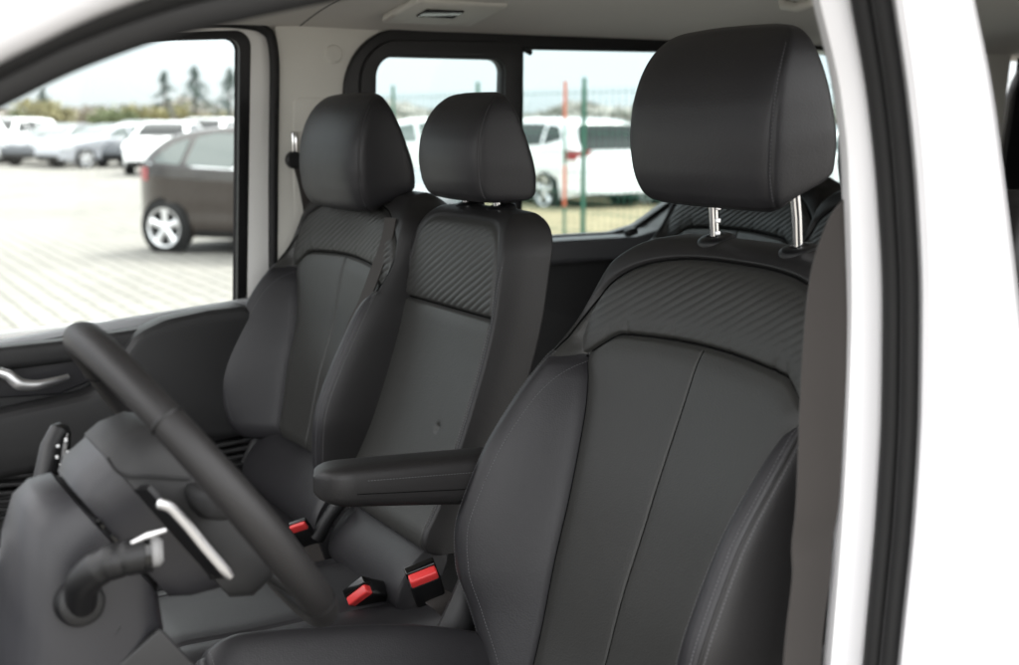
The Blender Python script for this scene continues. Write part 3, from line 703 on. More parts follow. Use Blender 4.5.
# recessed second frame (visible step inside the surround)
o2 = arc_round([(-0.195, 1.35), (-0.195, 1.812), (-0.590, 1.818), (-0.590, 1.35)], [0.02, 0.085, 0.02, 0.02], seg=10)
link('slider_frame', plate(o2, [h1], 0.012, 0.004, wall_fn(-0.038)), PLASTIC, ws)
link('window_pane', plate(arc_round([(-0.20, 1.35), (-0.20, 1.80), (-0.60, 1.80), (-0.60, 1.35)], 0.02), [], 0.003, 0, wall_fn(0.004)), GLASS_T, van)
link('window_pane', plate(arc_round([(-0.62, 1.345), (-0.605, 1.825), (-1.20, 1.83), (-1.20, 1.345)], 0.02), [], 0.003, 0, wall_fn(0.006)), GLASS_T, van)
lt = at(527, 51, x=0.83); MB().rbox(lt, (0.012, 0.028, 0.012), Matrix.Rotation(R(25), 3, 'X'), bev=0.004).build('window_latch', PLASTIC_B, ws)
# sill ledge under the rear window and small latch knob
sl = link('window_sill', plate(arc_round([(-0.60, 1.318), (-0.60, 1.352), (-0.90, 1.352), (-0.97, 1.368), (-1.10, 1.445), (-1.20, 1.485), (-1.20, 1.43), (-1.10, 1.385), (-0.99, 1.322)], [0.004, 0.004, 0.04, 0.04, 0.04, 0.01, 0.01, 0.05, 0.05]), [], 0.11, 0.012, wall_fn(-0.062)), SILLG, van)
link('sill_strip', plate(arc_round([(-0.60, 1.3535), (-0.60, 1.3575), (-0.875, 1.3575), (-0.875, 1.3535)], 0.001), [], 0.02, 0.001, wall_fn(-0.075)), SATIN, sl)
kn = at(631, 232, x=0.755); MB().rbox(kn, (0.02, 0.034, 0.018), Matrix.Rotation(R(-12), 3, 'X'), bev=0.006).build('latch_knob', PLASTIC_B, sl)
# third window (rear quarter)
h3 = arc_round([(-1.385, 1.44), (-1.385, 1.835), (-1.95, 1.835), (-1.95, 1.44)], 0.04)
w3 = link('window_surround', plate(arc_round([(-1.35, 1.40), (-1.35, 1.848), (-1.99, 1.848), (-1.99, 1.40)], 0.06), [h3], 0.034, 0.006, wall_fn(-0.016)), PLASTIC_B, van)
h4 = arc_round([(-2.40, 1.42), (-2.40, 1.80), (-2.95, 1.80), (-2.95, 1.42)], [0.02, 0.10, 0.08, 0.03], seg=10)
w4 = link('window_surround', plate(arc_round([(-2.31, 1.36), (-2.33, 1.85), (-3.05, 1.85), (-3.05, 1.36)], [0.03, 0.16, 0.1, 0.03], seg=12), [h4], 0.034, 0.006, wall_fn(-0.016)), PLASTIC_B, van)
for a, b in ((-1.36, -1.98), (-2.36, -2.99)):
    link('window_pane', plate(arc_round([(a, 1.40), (a, 1.842), (b, 1.842), (b, 1.40)], 0.02), [], 0.003, 0, wall_fn(0.006)), GLASS_T, van)
MB().tube([(0.82, -2.32, 1.428), (0.82, -2.95, 1.428)], 0.006, n=8).build('window_trim', CHROME, van)
MB().rbox((0, -3.1, 1.15), (1.7, 0.05, 1.5), bev=0.01).build('tailgate', PLASTIC, van)
MB().rbox((0, -1.2, 0.44), (1.76, 4.0, 0.06), bev=0.01).build('floor', PLASTIC_B, van)

# ---- passenger door: frame, seals, pane, inner trim panel with handle
door = MB()
fr_o = [(0.012, 1.10), (-0.003, 1.845), (0.25, 1.836), (0.48, 1.79), (0.80, 1.64), (1.08, 1.43), (1.20, 1.22), (1.20, 1.10)]
fr_h = arc_round([(0.062, 1.235), (0.045, 1.826), (0.25, 1.814), (0.47, 1.765), (0.79, 1.61), (1.04, 1.42), (1.13, 1.20)], [0.004, 0.028, 0.1, 0.1, 0.1, 0.05, 0.03])
dr = link('door', plate(arc_round(fr_o, [0.005, 0.04, 0.1, 0.1, 0.1, 0.05, 0.02, 0.01]), [fr_h], 0.05, 0.008, wall_fn(0.022)), FRAMEW, van)
dr['label'] = 'closed far-side front door seen from inside'
pane = link('window_pane', plate(fr_h, [], 0.003, 0, wall_fn(0.03)), GLASS, dr)
def edge_loop(pts, off):   # inner black run channel along the window opening
    return pts
g_o = fr_h; 
g_i = arc_round([(0.082, 1.20), (0.066, 1.812), (0.25, 1.802), (0.465, 1.752), (0.78, 1.60), (1.02, 1.415), (1.10, 1.20)], [0.004, 0.022, 0.1, 0.1, 0.1, 0.05, 0.03])
link('glass_channel', plate(fr_h, [g_i], 0.035, 0.004, wall_fn(0.012)), PLASTIC_B, dr)
# soft body seal between door frame and pillar
sp = smooth_path([(wx(0.5) - 0.02, 0.0, 0.5), (wx(1.1) - 0.018, 0.004, 1.1), (wx(1.5) - 0.018, 0.001, 1.5), (wx(1.75) - 0.018, -0.004, 1.75), (wx(1.815) - 0.018, 0.004, 1.815), (wx(1.838) - 0.018, 0.04, 1.838), (wx(1.842) - 0.018, 0.12, 1.842), (wx(1.835) - 0.018, 0.3, 1.83)], 70)
MB().tube([tuple(p) for p in sp], 0.0105, n=12).build('door_seal', RUBBER, dr)
# inner mouldings
def yz(px, py, x=0.79): p = at(px, py, x=x); return (p.y, p.z)
def dfn(x0): return lambda y, z, w: (x0 - w + 0.04 * (1.2 - z) * 0.3, y, z)
tp = link('trim_panel', plate(arc_round([(0.035, 0.45), (0.035, 1.245), (0.35, 1.215), (0.65, 1.18), (1.15, 1.12), (1.15, 0.45)], 0.01), [], 0.03, 0.006, dfn(0.835)), PLASTIC_B, dr)
band_o = [yz(245, 315), yz(205, 322), yz(150, 334), yz(60, 348), yz(-100, 366), yz(-100, 392), yz(-20, 377), yz(10, 362), yz(60, 356), yz(128, 347), yz(160, 342), yz(245, 334)]
link('upper_moulding', plate(arc_round(band_o, [0.01] * 6 + [0.03] * 4 + [0.01] * 2), [], 0.05, 0.016, dfn(0.805)), PLASTIC, tp)
blg = [yz(246, 313), yz(205, 318), yz(165, 327), yz(140, 339), yz(128, 356), yz(120, 380), yz(90, 401), yz(0, 421), yz(-100, 440), yz(-100, 478), yz(0, 466), yz(100, 446), yz(170, 432), yz(246, 424)]
link('armrest_moulding', plate(arc_round(blg, [0.02, 0.06, 0.08, 0.06, 0.05, 0.08, 0.1, 0.1, 0.02, 0.03, 0.1, 0.1, 0.1, 0.02], seg=9), [], 0.075, 0.022, dfn(0.79)), PLASTIC, tp)
cup = [yz(-10, 352), yz(70, 349), yz(122, 352), yz(112, 372), yz(60, 394), yz(-10, 398)]
link('handle_cup', plate(arc_round(cup, 0.025), [], 0.02, 0.005, dfn(0.815)), PLASTIC_G, tp)
lp = [yz(246, 462), yz(150, 470), yz(-100, 520), yz(-100, 900), yz(246, 900)]
link('lower_moulding', plate(arc_round(lp, 0.03), [], 0.05, 0.015, dfn(0.80)), PLASTIC, tp)
for k in range(6):
    z = 0.995 - 0.0165 * k
    MB().rbox((0.776, 0.13, z + 0.012), (0.014, 0.22, 0.009), Matrix.Rotation(R(-4), 3, 'X'), bev=0.003).build('grille_slat', PLASTIC, tp)
for k in range(7):
    z = 0.985 - 0.0165 * k
    MB().rbox((0.774, 0.62, z), (0.014, 0.34, 0.009), Matrix.Rotation(R(4), 3, 'X'), bev=0.003).build('grille_slat', PLASTIC, tp)
# pale sill strip with the black de-mist slot
me = plate(arc_round([(0.05, 1.232), (0.05, 1.262), (0.35, 1.236), (0.65, 1.205), (1.1, 1.16), (1.1, 1.12), (0.65, 1.17), (0.35, 1.205)], 0.004), [], 0.03, 0.006, wall_fn(-0.025)); ss = link('sill_trim', me, SILL, dr)
me = plate(arc_round([(0.42, 1.213), (0.42, 1.223), (0.56, 1.208), (0.56, 1.198)], 0.002), [], 0.006, 0.001, wall_fn(-0.0395)); link('sill_slot', me, PLASTIC_B, ss)
hp = smooth_path([at(-1, 372, x=0.752), at(8, 375, x=0.748), at(20, 384, x=0.745), at(36, 385, x=0.745), at(54, 381, x=0.752), at(68, 377, x=0.765)], 40)
hd = MB().tube([tuple(p) for p in hp], [0.0098 + 0.0028 * math.exp(-((i - 14) / 7) ** 2) - 0.0030 * smooth(np.array((i - 20) / 19)) for i in range(40)], n=14, flat=0.8).build('handle', SATIN, dr)
MB().tube([hp[0] + Vector((0, 0.04, 0.008)), hp[0]], 0.0075, n=12).build('handle_root', SATIN, hd)

# ---- driver side: white door pillar with body seal, painted flange, roof rail and front pillar
def xd(py): return 0.0
def band(lines, name, m, parent, bulge=0.0, n=70, extra=None):
    """vertical strip lofted through surveyed edge lines; each line = (depth x, list of (px, py))"""
    rows = []
    for x, pts in lines:
        py = np.array([p[1] for p in pts], float); px = cub(py, [p[0] for p in pts])
        row = []
        for v in np.linspace(-45, 900, n):
            q = min(max(v, pts[0][1]), pts[-1][1]); e = float(px(q))
            sl = (float(px(pts[-1][1])) - float(px(pts[-1][1] - 40))) / 40 if v > pts[-1][1] else 0
            s0 = (float(px(pts[0][1] + 40)) - float(px(pts[0][1]))) / 40 if v < pts[0][1] else 0
            p = at(e + sl * (v - q) + s0 * (v - q), v, x=x)
            row.append(tuple(p))
        rows.append(row)
    mb = MB(); mb.grid(rows); return mb.build(name, m, parent)
L0 = [(818, 0), (840, 100), (847, 170), (850, 300), (847, 400), (842, 500), (829, 665)]
L1 = [(848, 0), (866, 100), (876, 200), (881, 300), (880, 400), (875, 500), (862, 665)]
L2 = [(891, 0), (905, 100), (914, 200), (918, 300), (917, 400), (912, 500), (896, 665)]
L3 = [(972, 0), (990, 90), (1001, 170), (1012, 260), (1021, 340), (1030, 450), (1034, 665)]
def sh(L, d): return [(p[0] + d, p[1]) for p in L]
bpl = band([(-0.900, sh(L2, 0)), (-0.935, sh(L2, 2)), (-0.953, sh(L2, 5)), (-0.962, sh(L2, 13)), (-0.965, sh(L2, 40)), (-0.962, sh(L3, -10)), (-0.955, sh(L3, -3)), (-0.945, L3), (-0.90, sh(L3, 3)), (-0.84, sh(L3, -12))], 'door_pillar', PAINT, van)
band([(-0.835, sh(L0, -6)), (-0.852, sh(L0, -1)), (-0.858, sh(L0, 2)), (-0.862, sh(L0, 8)), (-0.868, sh(L1, -8)), (-0.872, sh(L1, 4)), (-0.873, sh(L1, 20))], 'pillar_flange', PAINT, bpl)
def sealtube(La, x, r, name, parent, flat=1.0):
    py = np.array([p[1] for p in La], float); f = cub(py, [p[0] for p in La]); pts = []
    for v in np.linspace(-40, 900, 70):
        q = min(max(v, 0), 665); sl = (float(f(665)) - float(f(625))) / 40 if v > 665 else 0; s0 = (float(f(40)) - float(f(0))) / 40 if v < 0 else 0
        pts.append(at(float(f(q)) + (sl if v > 665 else s0) * (v - q), v, x=x))
    return MB().tube(pts, r, n=14, flat=flat).build(name, RUBBER, parent)
sealtube([((a[0] * 0.64 + b[0] * 0.36), a[1]) for a, b in zip(L1, L2)], -0.885, 0.0115, 'body_seal', bpl)
sealtube([((a[0] * 0.20 + b[0] * 0.80) + 1, a[1]) for a, b in zip(L1, L2)], -0.912, 0.0105, 'outer_seal', bpl)
band([(-0.872, sh(L1, 3)), (-0.882, sh(L1, 22)), (-0.900, sh(L2, -2))], 'seal_web', RUBBER, bpl)
# front pillar and roof rail of the driver door opening
ap = empty
def rail(pts, r, name, m, parent, flat=1.0, n=16, up=None):
    return MB().tube([tuple(p) for p in smooth_path(pts, 60)], r, n=n, flat=flat, up=up).build(name, m, parent)
low = [(-0.80, 1.25, 1.30), at(-60, 137, x=-0.815), at(0, 106, x=-0.815), at(60, 77, x=-0.815), at(170, 38, x=-0.818), at(240, 22, x=-0.82), at(345, 0, x=-0.825), (-0.83, 0.30, 1.79), (-0.835, 0.10, 1.808), (-0.84, -0.15, 1.812)]
low = [Vector(p) for p in low]
def shift(L, dx, dz, dy=0): return [p + Vector((dx, dy, dz)) for p in L]
fp = rail(shift(low, -0.072, 0.064), 0.030, 'front_pillar', PAINT, van)
rail(shift(low, -0.034, 0.033), 0.0135, 'door_seal', RUBBER, fp)
rail(shift(low, -0.012, 0.019), 0.018, 'pillar_trim', PLASTIC, fp)
rail(shift(low, -0.05, 0.047), 0.012, 'pillar_flange', PLASTIC_G, fp)
MB().rbox((-0.90, -1.5, 1.90), (0.10, 3.3, 0.13), bev=0.04).build('roof_rail', PAINT, van)
MB().rbox((-0.90, -2.3, 1.10), (0.08, 1.6, 1.5), bev=0.03).build('rear_side', PAINT, van)
# dashboard ahead of the wheel (only its edge could be glimpsed)
db = MB(); rows = []
for x in np.linspace(-0.80, 0.80, 24):
    b = 0.03 * math.exp(-((x + 0.51) / 0.2) ** 2)
    rows.append([(x, y, z + (b if z > 1.1 else 0)) for y, z in ((1.35, 0.62), (0.98, 0.66), (0.90, 0.80), (0.885, 0.95), (0.86, 1.05), (0.88, 1.12), (0.95, 1.165), (1.10, 1.175), (1.45, 1.15), (1.45, 0.62))])
db.grid(rows, True, True); dash = db.build('dashboard', PLASTIC, van)
wc = at(7, 530, x=-0.36)
MB().rbox(wc + Vector((0, 0.05, 0)), (0.06, 0.11, 0.012), Matrix.Rotation(R(38), 3, 'X'), bev=0.004).build('instrument_panel_edge', PAINT, dash)
# ================================================================== OUTSIDE: car park
def tex_ground():
    m, nt, b = nodes('pavers')
    tc = nt.nodes.new('ShaderNodeTexCoord'); mp = nt.nodes.new('ShaderNodeMapping')
    nt.links.new(tc.outputs['Object'], mp.inputs[0])
    br = nt.nodes.new('ShaderNodeTexBrick'); br.inputs['Scale'].default_value = 1.0
    br.inputs['Brick Width'].default_value = 0.40; br.inputs['Row Height'].default_value = 0.20; br.inputs['Mortar Size'].default_value = 0.016
    br.inputs['Mortar Smooth'].default_value = 0.3
    br.inputs['Color1'].default_value = (0.205, 0.197, 0.180, 1); br.inputs['Color2'].default_value = (0.175, 0.169, 0.156, 1); br.inputs['Mortar'].default_value = (0.085, 0.081, 0.072, 1)
    nt.links.new(mp.outputs[0], br.inputs['Vector'])
    n = nt.nodes.new('ShaderNodeTexNoise'); n.inputs['Scale'].default_value = 0.35; n.inputs['Detail'].default_value = 6
    nt.links.new(tc.outputs['Object'], n.inputs['Vector'])
    mr = nt.nodes.new('ShaderNodeMapRange'); mr.inputs[3].default_value = 0.72; mr.inputs[4].default_value = 1.22
    nt.links.new(n.outputs['Fac'], mr.inputs[0])
    mx = nt.nodes.new('ShaderNodeMix'); mx.data_type = 'RGBA'; mx.blend_type = 'MULTIPLY'; mx.inputs[0].default_value = 1
    nt.links.new(br.outputs['Color'], mx.inputs[6]); nt.links.new(mr.outputs[0], mx.inputs[7]); nt.links.new(mx.outputs[2], b.inputs['Base Color'])
    b.inputs['Roughness'].default_value = 0.85; b.inputs['Specular IOR Level'].default_value = 0.2
    return m
me = mesh_np([(-3000, -3000, 0), (3000, -3000, 0), (3000, 3000, 0), (-3000, 3000, 0)], [(0, 1, 2, 3)], False)
g = link('ground', me, tex_ground()); g['kind'] = 'structure'
# grass verge along the fence
def rough_strip(x0, x1, y0, y1, z, name, m):
    nx, ny = 40, 60; P = []
    for i in range(nx):
        P.append([(x0 + (x1 - x0) * i / (nx - 1), y0 + (y1 - y0) * j / (ny - 1), z + random.uniform(0, 0.03) + 0.05 * math.sin(math.pi * i / (nx - 1))) for j in range(ny)])
    mb = MB(); mb.grid(P); return mb.build(name, m)
DRYGRASS = mat('dry_grass', (0.24, 0.20, 0.125), 0.95, spec=0.1, bump=('n', 30, 1.0, 0.05), var=0.5, vscale=3)

# ---- the wire fence with green posts
FGREEN = mat('fence_green', (0.02, 0.10, 0.06), 0.5)
POLE_R = mat('pole_orange', (0.42, 0.10, 0.045), 0.5); POLE_W = mat('pole_white', (0.75, 0.75, 0.72), 0.5)
fa = at(584, 118, d=12.6); fa.z = 0; fb = at(478, 118, d=14.2); fb.z = 0
fd = (fb - fa).normalized(); span = (fb - fa).length
verge0 = fa
fence = empty('wire_fence', (fa.x, fa.y, 0), 'thin green wire mesh fence on slim posts behind the van', 'fence')
for k in range(-5, 5):
    p = fa + fd * span * k
    MB().tube([p, p + Vector((0, 0, 2.05))], 0.022, n=10).build('post', FGREEN, fence)
mb = MB(); A = fa - fd * span * 5; Lf = span * 9
up_ = Vector((0, 0, 1)); nrm = fd.cross(up_)
def bar(p, q, r):
    d = (q - p).normalized(); a = d.orthogonal().normalized(); b = d.cross(a)
    v0 = [mb.bm.verts.new(p + (a * c + b * s_) * r) for c, s_ in ((1, 0), (0, 1), (-1, 0), (0, -1))]
    v1 = [mb.bm.verts.new(q + (a * c + b * s_) * r) for c, s_ in ((1, 0), (0, 1), (-1, 0), (0, -1))]
    for i in range(4): mb.bm.faces.new((v0[i], v0[(i + 1) % 4], v1[(i + 1) % 4], v1[i]))
for k in range(int(Lf / 0.10)):
    p = A + fd * 0.10 * k + nrm * 0.02; bar(p + up_ * 0.05, p + up_ * 1.95, 0.0038)
for z in np.arange(0.1, 1.96, 0.2): bar(A + up_ * z + nrm * 0.026, A + fd * Lf + up_ * z + nrm * 0.026, 0.0045)
mb.build('wire_mesh', FGREEN, fence)
rp = at(565, 118, d=12.0); rp.z = 0
pole = empty('marker_pole', rp, 'slim marker pole with orange bands standing beside the green fence post', 'pole')
for k in range(5):
    MB().tube([rp + Vector((0, 0, 0.40 * k + 0.002)), rp + Vector((0, 0, 0.40 * k + 0.398))], 0.017 if k % 2 == 0 else 0.013, n=12).build('band', POLE_R if k % 2 == 0 else FGREEN, pole)
vg = rough_strip(0, 1, 0, 1, 0.0, 'dry_grass', DRYGRASS)
GS = 1 if nrm.dot(AX) > 0 else -1
for v in vg.data.vertices:
    c = v.co.copy(); q = fa + fd * (-6 + 20 * c.y) + nrm * GS * (0.3 + 8.5 * c.x); v.co = Vector((q.x, q.y, 0.01 + c.z))
vg['kind'] = 'stuff'

# ---- cars
TYRE = mat('tyre', (0.02, 0.02, 0.02), 0.8, spec=0.2)
RIM_S = mat('rim_silver', (0.75, 0.75, 0.76), 0.3, metal=0.7)
CARGLASS = mat('car_glass', (0.06, 0.078, 0.072), 0.05, spec=1.0)
LAMP_R = mat('tail_lamp', (0.25, 0.012, 0.018), 0.2, coat=0.5); LAMP_W = mat('head_lamp', (0.6, 0.62, 0.65), 0.1, spec=0.8)
UNDER = mat('under_black', (0.012, 0.012, 0.012), 0.8, spec=0.2)
def paint(name, c, metal=0.0, rough=0.25): return mat(name, c, rough, metal=metal, coat=0.8)
DGLASS = mat('dark_car_glass', (0.008, 0.009, 0.009), 0.15, spec=0.25)
P_BROWN = paint('paint_brown', (0.020, 0.0135, 0.011), 0.0, 0.22)
P_WHITE = paint('paint_white', (0.78, 0.78, 0.78)); P_SILVER = paint('paint_silver', (0.36, 0.37, 0.40), 0.2, 0.3); P_DARK = paint('paint_dark', (0.03, 0.035, 0.045), 0.2)
PROFILES = {
 # (x along the car from the nose, roof/bonnet height), belt line and window outline
 'hatch': dict(L=4.13, RR=0.30, W=1.79, top=[(0, .55), (.05, .72), (.25, .86), (.9, 1.02), (1.25, 1.10), (1.75, 1.38), (2.15, 1.52), (2.6, 1.565), (3.1, 1.53), (3.5, 1.45), (3.92, 1.18), (4.06, .98), (4.12, .75), (4.13, .55)],
    belt=[(0.9, .96), (4.05, 1.10)], win=[[(1.42, 1.04), (1.95, 1.38), (2.35, 1.46), (2.45, 1.05)], [(2.53, 1.05), (2.44, 1.46), (2.85, 1.47), (3.12, 1.42), (3.22, 1.08)], [(3.30, 1.085), (3.21, 1.41), (3.45, 1.33), (3.76, 1.12)]], wb=(0.86, 3.56), wr=0.315),
 'suv': dict(L=4.5, W=1.86, top=[(0, .6), (.04, .85), (.2, .98), (1.0, 1.08), (1.35, 1.16), (1.9, 1.50), (2.2, 1.62), (2.8, 1.66), (3.6, 1.63), (4.1, 1.55), (4.28, 1.25), (4.42, 1.05), (4.48, .8), (4.5, .6)],
    belt=[(1.0, 1.04), (4.4, 1.14)], win=[[(1.55, 1.13), (2.05, 1.48), (2.42, 1.55), (2.5, 1.14)], [(2.58, 1.14), (2.5, 1.55), (3.35, 1.55), (3.4, 1.17)], [(3.48, 1.17), (3.45, 1.54), (3.8, 1.50), (4.02, 1.28)]], wb=(0.88, 3.58), wr=0.35),
 'liftback': dict(L=4.67, W=1.82, top=[(0, .52), (.05, .70), (.3, .82), (1.2, .98), (1.5, 1.05), (2.1, 1.36), (2.5, 1.45), (3.0, 1.46), (3.6, 1.38), (4.2, 1.16), (4.5, 1.06), (4.62, .98), (4.66, .75), (4.67, .52)],
    belt=[(1.1, .93), (4.5, 1.00)], win=[[(1.72, 1.0), (2.22, 1.30), (2.6, 1.38), (2.68, 1.0)], [(2.76, 1.0), (2.7, 1.38), (3.2, 1.38), (3.5, 1.33), (3.55, 1.02)], [(3.62, 1.02), (3.6, 1.31), (3.85, 1.20), (4.0, 1.05)]], wb=(0.9, 3.58), wr=0.325),
}
def sec_half(P, x, z):
    """half width of the body at length x and height z"""
    L, W = P['L'], P['W']; t = x / L
    plan = 1 - 0.16 * max(0, (0.16 - t) / 0.16) ** 2.2 - P.get('RR', 0.13) * max(0, (t - 0.84) / 0.16) ** 2.2
    bz = np.interp(x, [b[0] for b in P['belt']], [b[1] for b in P['belt']])
    if z <= bz:
        k = 1 - 0.035 * ((bz - z) / bz) ** 2 - 0.05 * max(0, (0.42 - z) / 0.2) ** 1.5 + 0.010 * math.exp(-((z - bz + 0.16) / 0.06) ** 2) - 0.016 * math.exp(-((z - 0.5) / 0.10) ** 2)
    else: k = 1 - 0.40 * (z - bz) - 0.22 * (z - bz) ** 2
    return W / 2 * plan * k
def car(kind, loc, rz, label, m, group=None, rimm=RIM_S, cat='car', glass_m=None, name='parked_car'):
    P = PROFILES[kind]; L, W = P['L'], P['W']; glass_m = glass_m or CARGLASS
    root = empty(name, loc, label, cat, group, rz)
    topf = cub([p[0] for p in P['top']], [p[1] for p in P['top']])
    hf = P['wb'][1] - 0.5 * (P['wb'][1] - P['wb'][0])
    def loc_(x, y, z): return (x - hf, y, z)
    mb = MB(); rows = []
    st = np.unique(np.concatenate([np.linspace(0, 0.3, 10), np.linspace(0.3, L - 0.4, 60), np.linspace(L - 0.4, L, 14)]))
    for x in st:
        zt = float(topf(x)); zl = 0.20 + 0.10 * max(0, 1 - x / 0.5) + 0.12 * max(0, (x - L + 0.6) / 0.6)
        half = []
        for t in np.linspace(0, 1, 26):
            z = zl + (zt - 0.05 - zl) * t; half.append((sec_half(P, x, z), z))
        y1 = half[-1][0]
        for q in np.linspace(0.15, 1, 7):   # rounded shoulder to the flat top
            a = q * math.pi / 2; half.append((y1 * (1 - 0.16 * math.sin(a) ** 2 - 0.84 * max(0, q - 0.6) / 0.4), zt - 0.05 + 0.05 * math.sin(a)))
        row = [loc_(x, y, z) for y, z in half] + [loc_(x, -y, z) for y, z in half[::-1]]
        rows.append(row)
    mb.grid(rows, False, True)
    for r in (rows[0], rows[-1]): pass
    body = mb.build('body', m, root, local=True)
    def side_plate(poly, off, thick, nm, mm, parent, sgs=(1, -1), rr=0.03):
        for sg in sgs:
            me = plate(arc_round(poly, rr), [], thick, 0.0, None)
            # subdivide so the plate follows the body side
            bm = bmesh.new(); bm.from_mesh(me); bmesh.ops.triangulate(bm, faces=bm.faces[:])
            bmesh.ops.subdivide_edges(bm, edges=[e for e in bm.edges if e.calc_length() > 0.12], cuts=2, use_grid_fill=False); bmesh.ops.triangulate(bm, faces=bm.faces[:]); 
            for v in bm.verts: v.co = Vector(loc_(v.co.x, sg * (sec_half(P, v.co.x, v.co.y) + off + v.co.z), v.co.y))
            bmesh.ops.recalc_face_normals(bm, faces=bm.faces[:])
            for f in bm.faces: f.smooth = True
            bm.to_mesh(me); bm.free(); me.set_sharp_from_angle(angle=R(40)); link(nm, me, mm, parent, local=True)
    for w in P['win']: side_plate(w, 0.004, 0.012, 'window', glass_m, root)
    # chrome strip under the windows
    b0 = P['win'][0][0]; b1 = P['win'][-1][-1]
    side_plate([(b0[0], b0[1] - 0.035), (b0[0], b0[1] - 0.012), (b1[0] + 0.05, b1[1] - 0.014), (b1[0] + 0.05, b1[1] - 0.04)], 0.004, 0.010, 'window_strip', CHROME, root, rr=0.004)
    # windscreen and rear window follow the top contour
    def top_plate(x0, x1, nm, inset):
        r2 = []
        for x in np.linspace(x0, x1, 12):
            zt = float(topf(x)); y = sec_half(P, x, zt - 0.05) * inset
            dz = (float(topf(x + 0.02)) - float(topf(x - 0.02))) / 0.04; nx_, nz2 = -dz / math.hypot(1, dz), 1 / math.hypot(1, dz)
            r2.append([loc_(x + nx_ * 0.012, yy, zt + nz2 * 0.012 - 0.012 * (abs(yy) / y) ** 4) for yy in np.linspace(-y, y, 12)])
        k = MB(); k.grid(r2); k.build(nm, glass_m, root, local=True)
    tx = [p[0] for p in P['top']]
    top_plate(tx[4] + 0.03, tx[6] - 0.10, 'windscreen', 0.84)
    top_plate(tx[9] - 0.10, tx[10] + 0.12, 'rear_window', 0.82)
    # arches, wheels
    for wxp in P['wb']:
        for sg in (1, -1):
            wy = W / 2 - 0.065
            MB().lathe([(0.0, 0.0), (P['wr'] + 0.055, 0.0), (P['wr'] + 0.055, -0.05)], loc_(wxp, sg * (W / 2 * 0.985 + 0.004), P['wr']), (0, sg, 0), n=36).build('wheel_arch', UNDER, root, local=True)
            wr = P['wr']; k = MB()
            k.lathe([(wr * 0.76, 0.085), (wr * 0.90, 0.095), (wr * 0.98, 0.07), (wr, 0.02), (wr, -0.12), (wr * 0.7, -0.12)], loc_(wxp, sg * wy, wr), (0, sg, 0), n=36)
            wheel_ = k.build('wheel', TYRE, root, local=True)
            k = MB(); k.lathe([(wr * 0.79, 0.07), (wr * 0.77, 0.094), (wr * 0.71, 0.088), (wr * 0.69, 0.04)], loc_(wxp, sg * wy, wr), (0, sg, 0), n=36)
            k.lathe([(0, 0.075), (0.05, 0.075), (0.06, 0.06), (0.06, 0.03)], loc_(wxp, sg * wy, wr), (0, sg, 0), n=20)
            for j in range(5):
                a = 2 * math.pi * j / 5 + 0.3; c = Vector((math.cos(a), 0, math.sin(a)))
                q = Vector(loc_(wxp, sg * (wy + 0.065), wr))
                k.tube([q + c * 0.03, q + c * wr * 0.35, q + c * wr * 0.74], [0.042, 0.040, 0.060], n=8, flat=0.4, up=c.cross(Vector((0, 1, 0))))
            k.build('rim', rimm, wheel_, local=True)
    # lamps: wrapped around the corners
    zb = float(np.interp(L, [b[0] for b in P['belt']], [b[1] for b in P['belt']]))
    def corner(x0, x1, z0, z1, nm, mm):
        for sg in (1, -1):
            xs_ = np.linspace(x0, x1, 10); r2 = []
            for z in np.linspace(z0, z1, 5):
                r2.append([loc_(x, sg * (sec_half(P, x, z) + 0.006), z) for x in xs_])
            # carry on round the end face
            for i, z in enumerate(np.linspace(z0, z1, 5)):
                xe = x1 if x1 > L / 2 else x0; yb = sec_half(P, xe, z)
                end = [loc_(xe + (0.012 if xe > L / 2 else -0.012), sg * (yb - d), z) for d in (0.02, 0.1, 0.2, 0.30)]
                r2[i] = r2[i] + end if x1 > L / 2 else end[::-1] + r2[i]
            k = MB(); k.grid(r2); k.build(nm, mm, root, local=True)
    xe = float(np.interp(zb - 0.12, [p[1] for p in P['top']][::-1][:6], [p[0] for p in P['top']][::-1][:6]))
    corner(xe - 0.22, xe + 0.0, zb - 0.22, zb - 0.05, 'tail_light', LAMP_R)
    xf = float(np.interp(0.70, [p[1] for p in P['top']][:4], [p[0] for p in P['top']][:4]))
    corner(xf + 0.01, xf + 0.42, 0.64, 0.76, 'headlight', LAMP_W)
    # door handles, sills, bumper strip
    k = MB()
    for sg in (1, -1):
        for hx in (P['win'][0][3][0] - 0.14, P['win'][1][3 if len(P['win'][1]) < 5 else 4][0] - 0.12):
            z = zb - 0.14; k.rbox(loc_(hx, sg * (sec_half(P, hx, z) + 0.012), z), (0.19, 0.03, 0.028), bev=0.01)
    k.build('door_handle', m, root, local=True)
    side_plate([(P['wb'][0] + 0.42, 0.22), (P['wb'][0] + 0.42, 0.29), (P['wb'][1] - 0.42, 0.29), (P['wb'][1] - 0.42, 0.22)], 0.004, 0.012, 'sill', UNDER, root, rr=0.01)
    k = MB(); k.rbox(loc_(L - 0.20, 0, 0.38), (0.24, W * 0.66, 0.16), bev=0.05); k.rbox(loc_(0.10, 0, 0.36), (0.24, W * 0.80, 0.14), bev=0.05); k.build('lower_bumper', UNDER, root, local=True)
    return root
def front_rz(hx, hy): return math.atan2(-hy, -hx)      # local -x is the nose
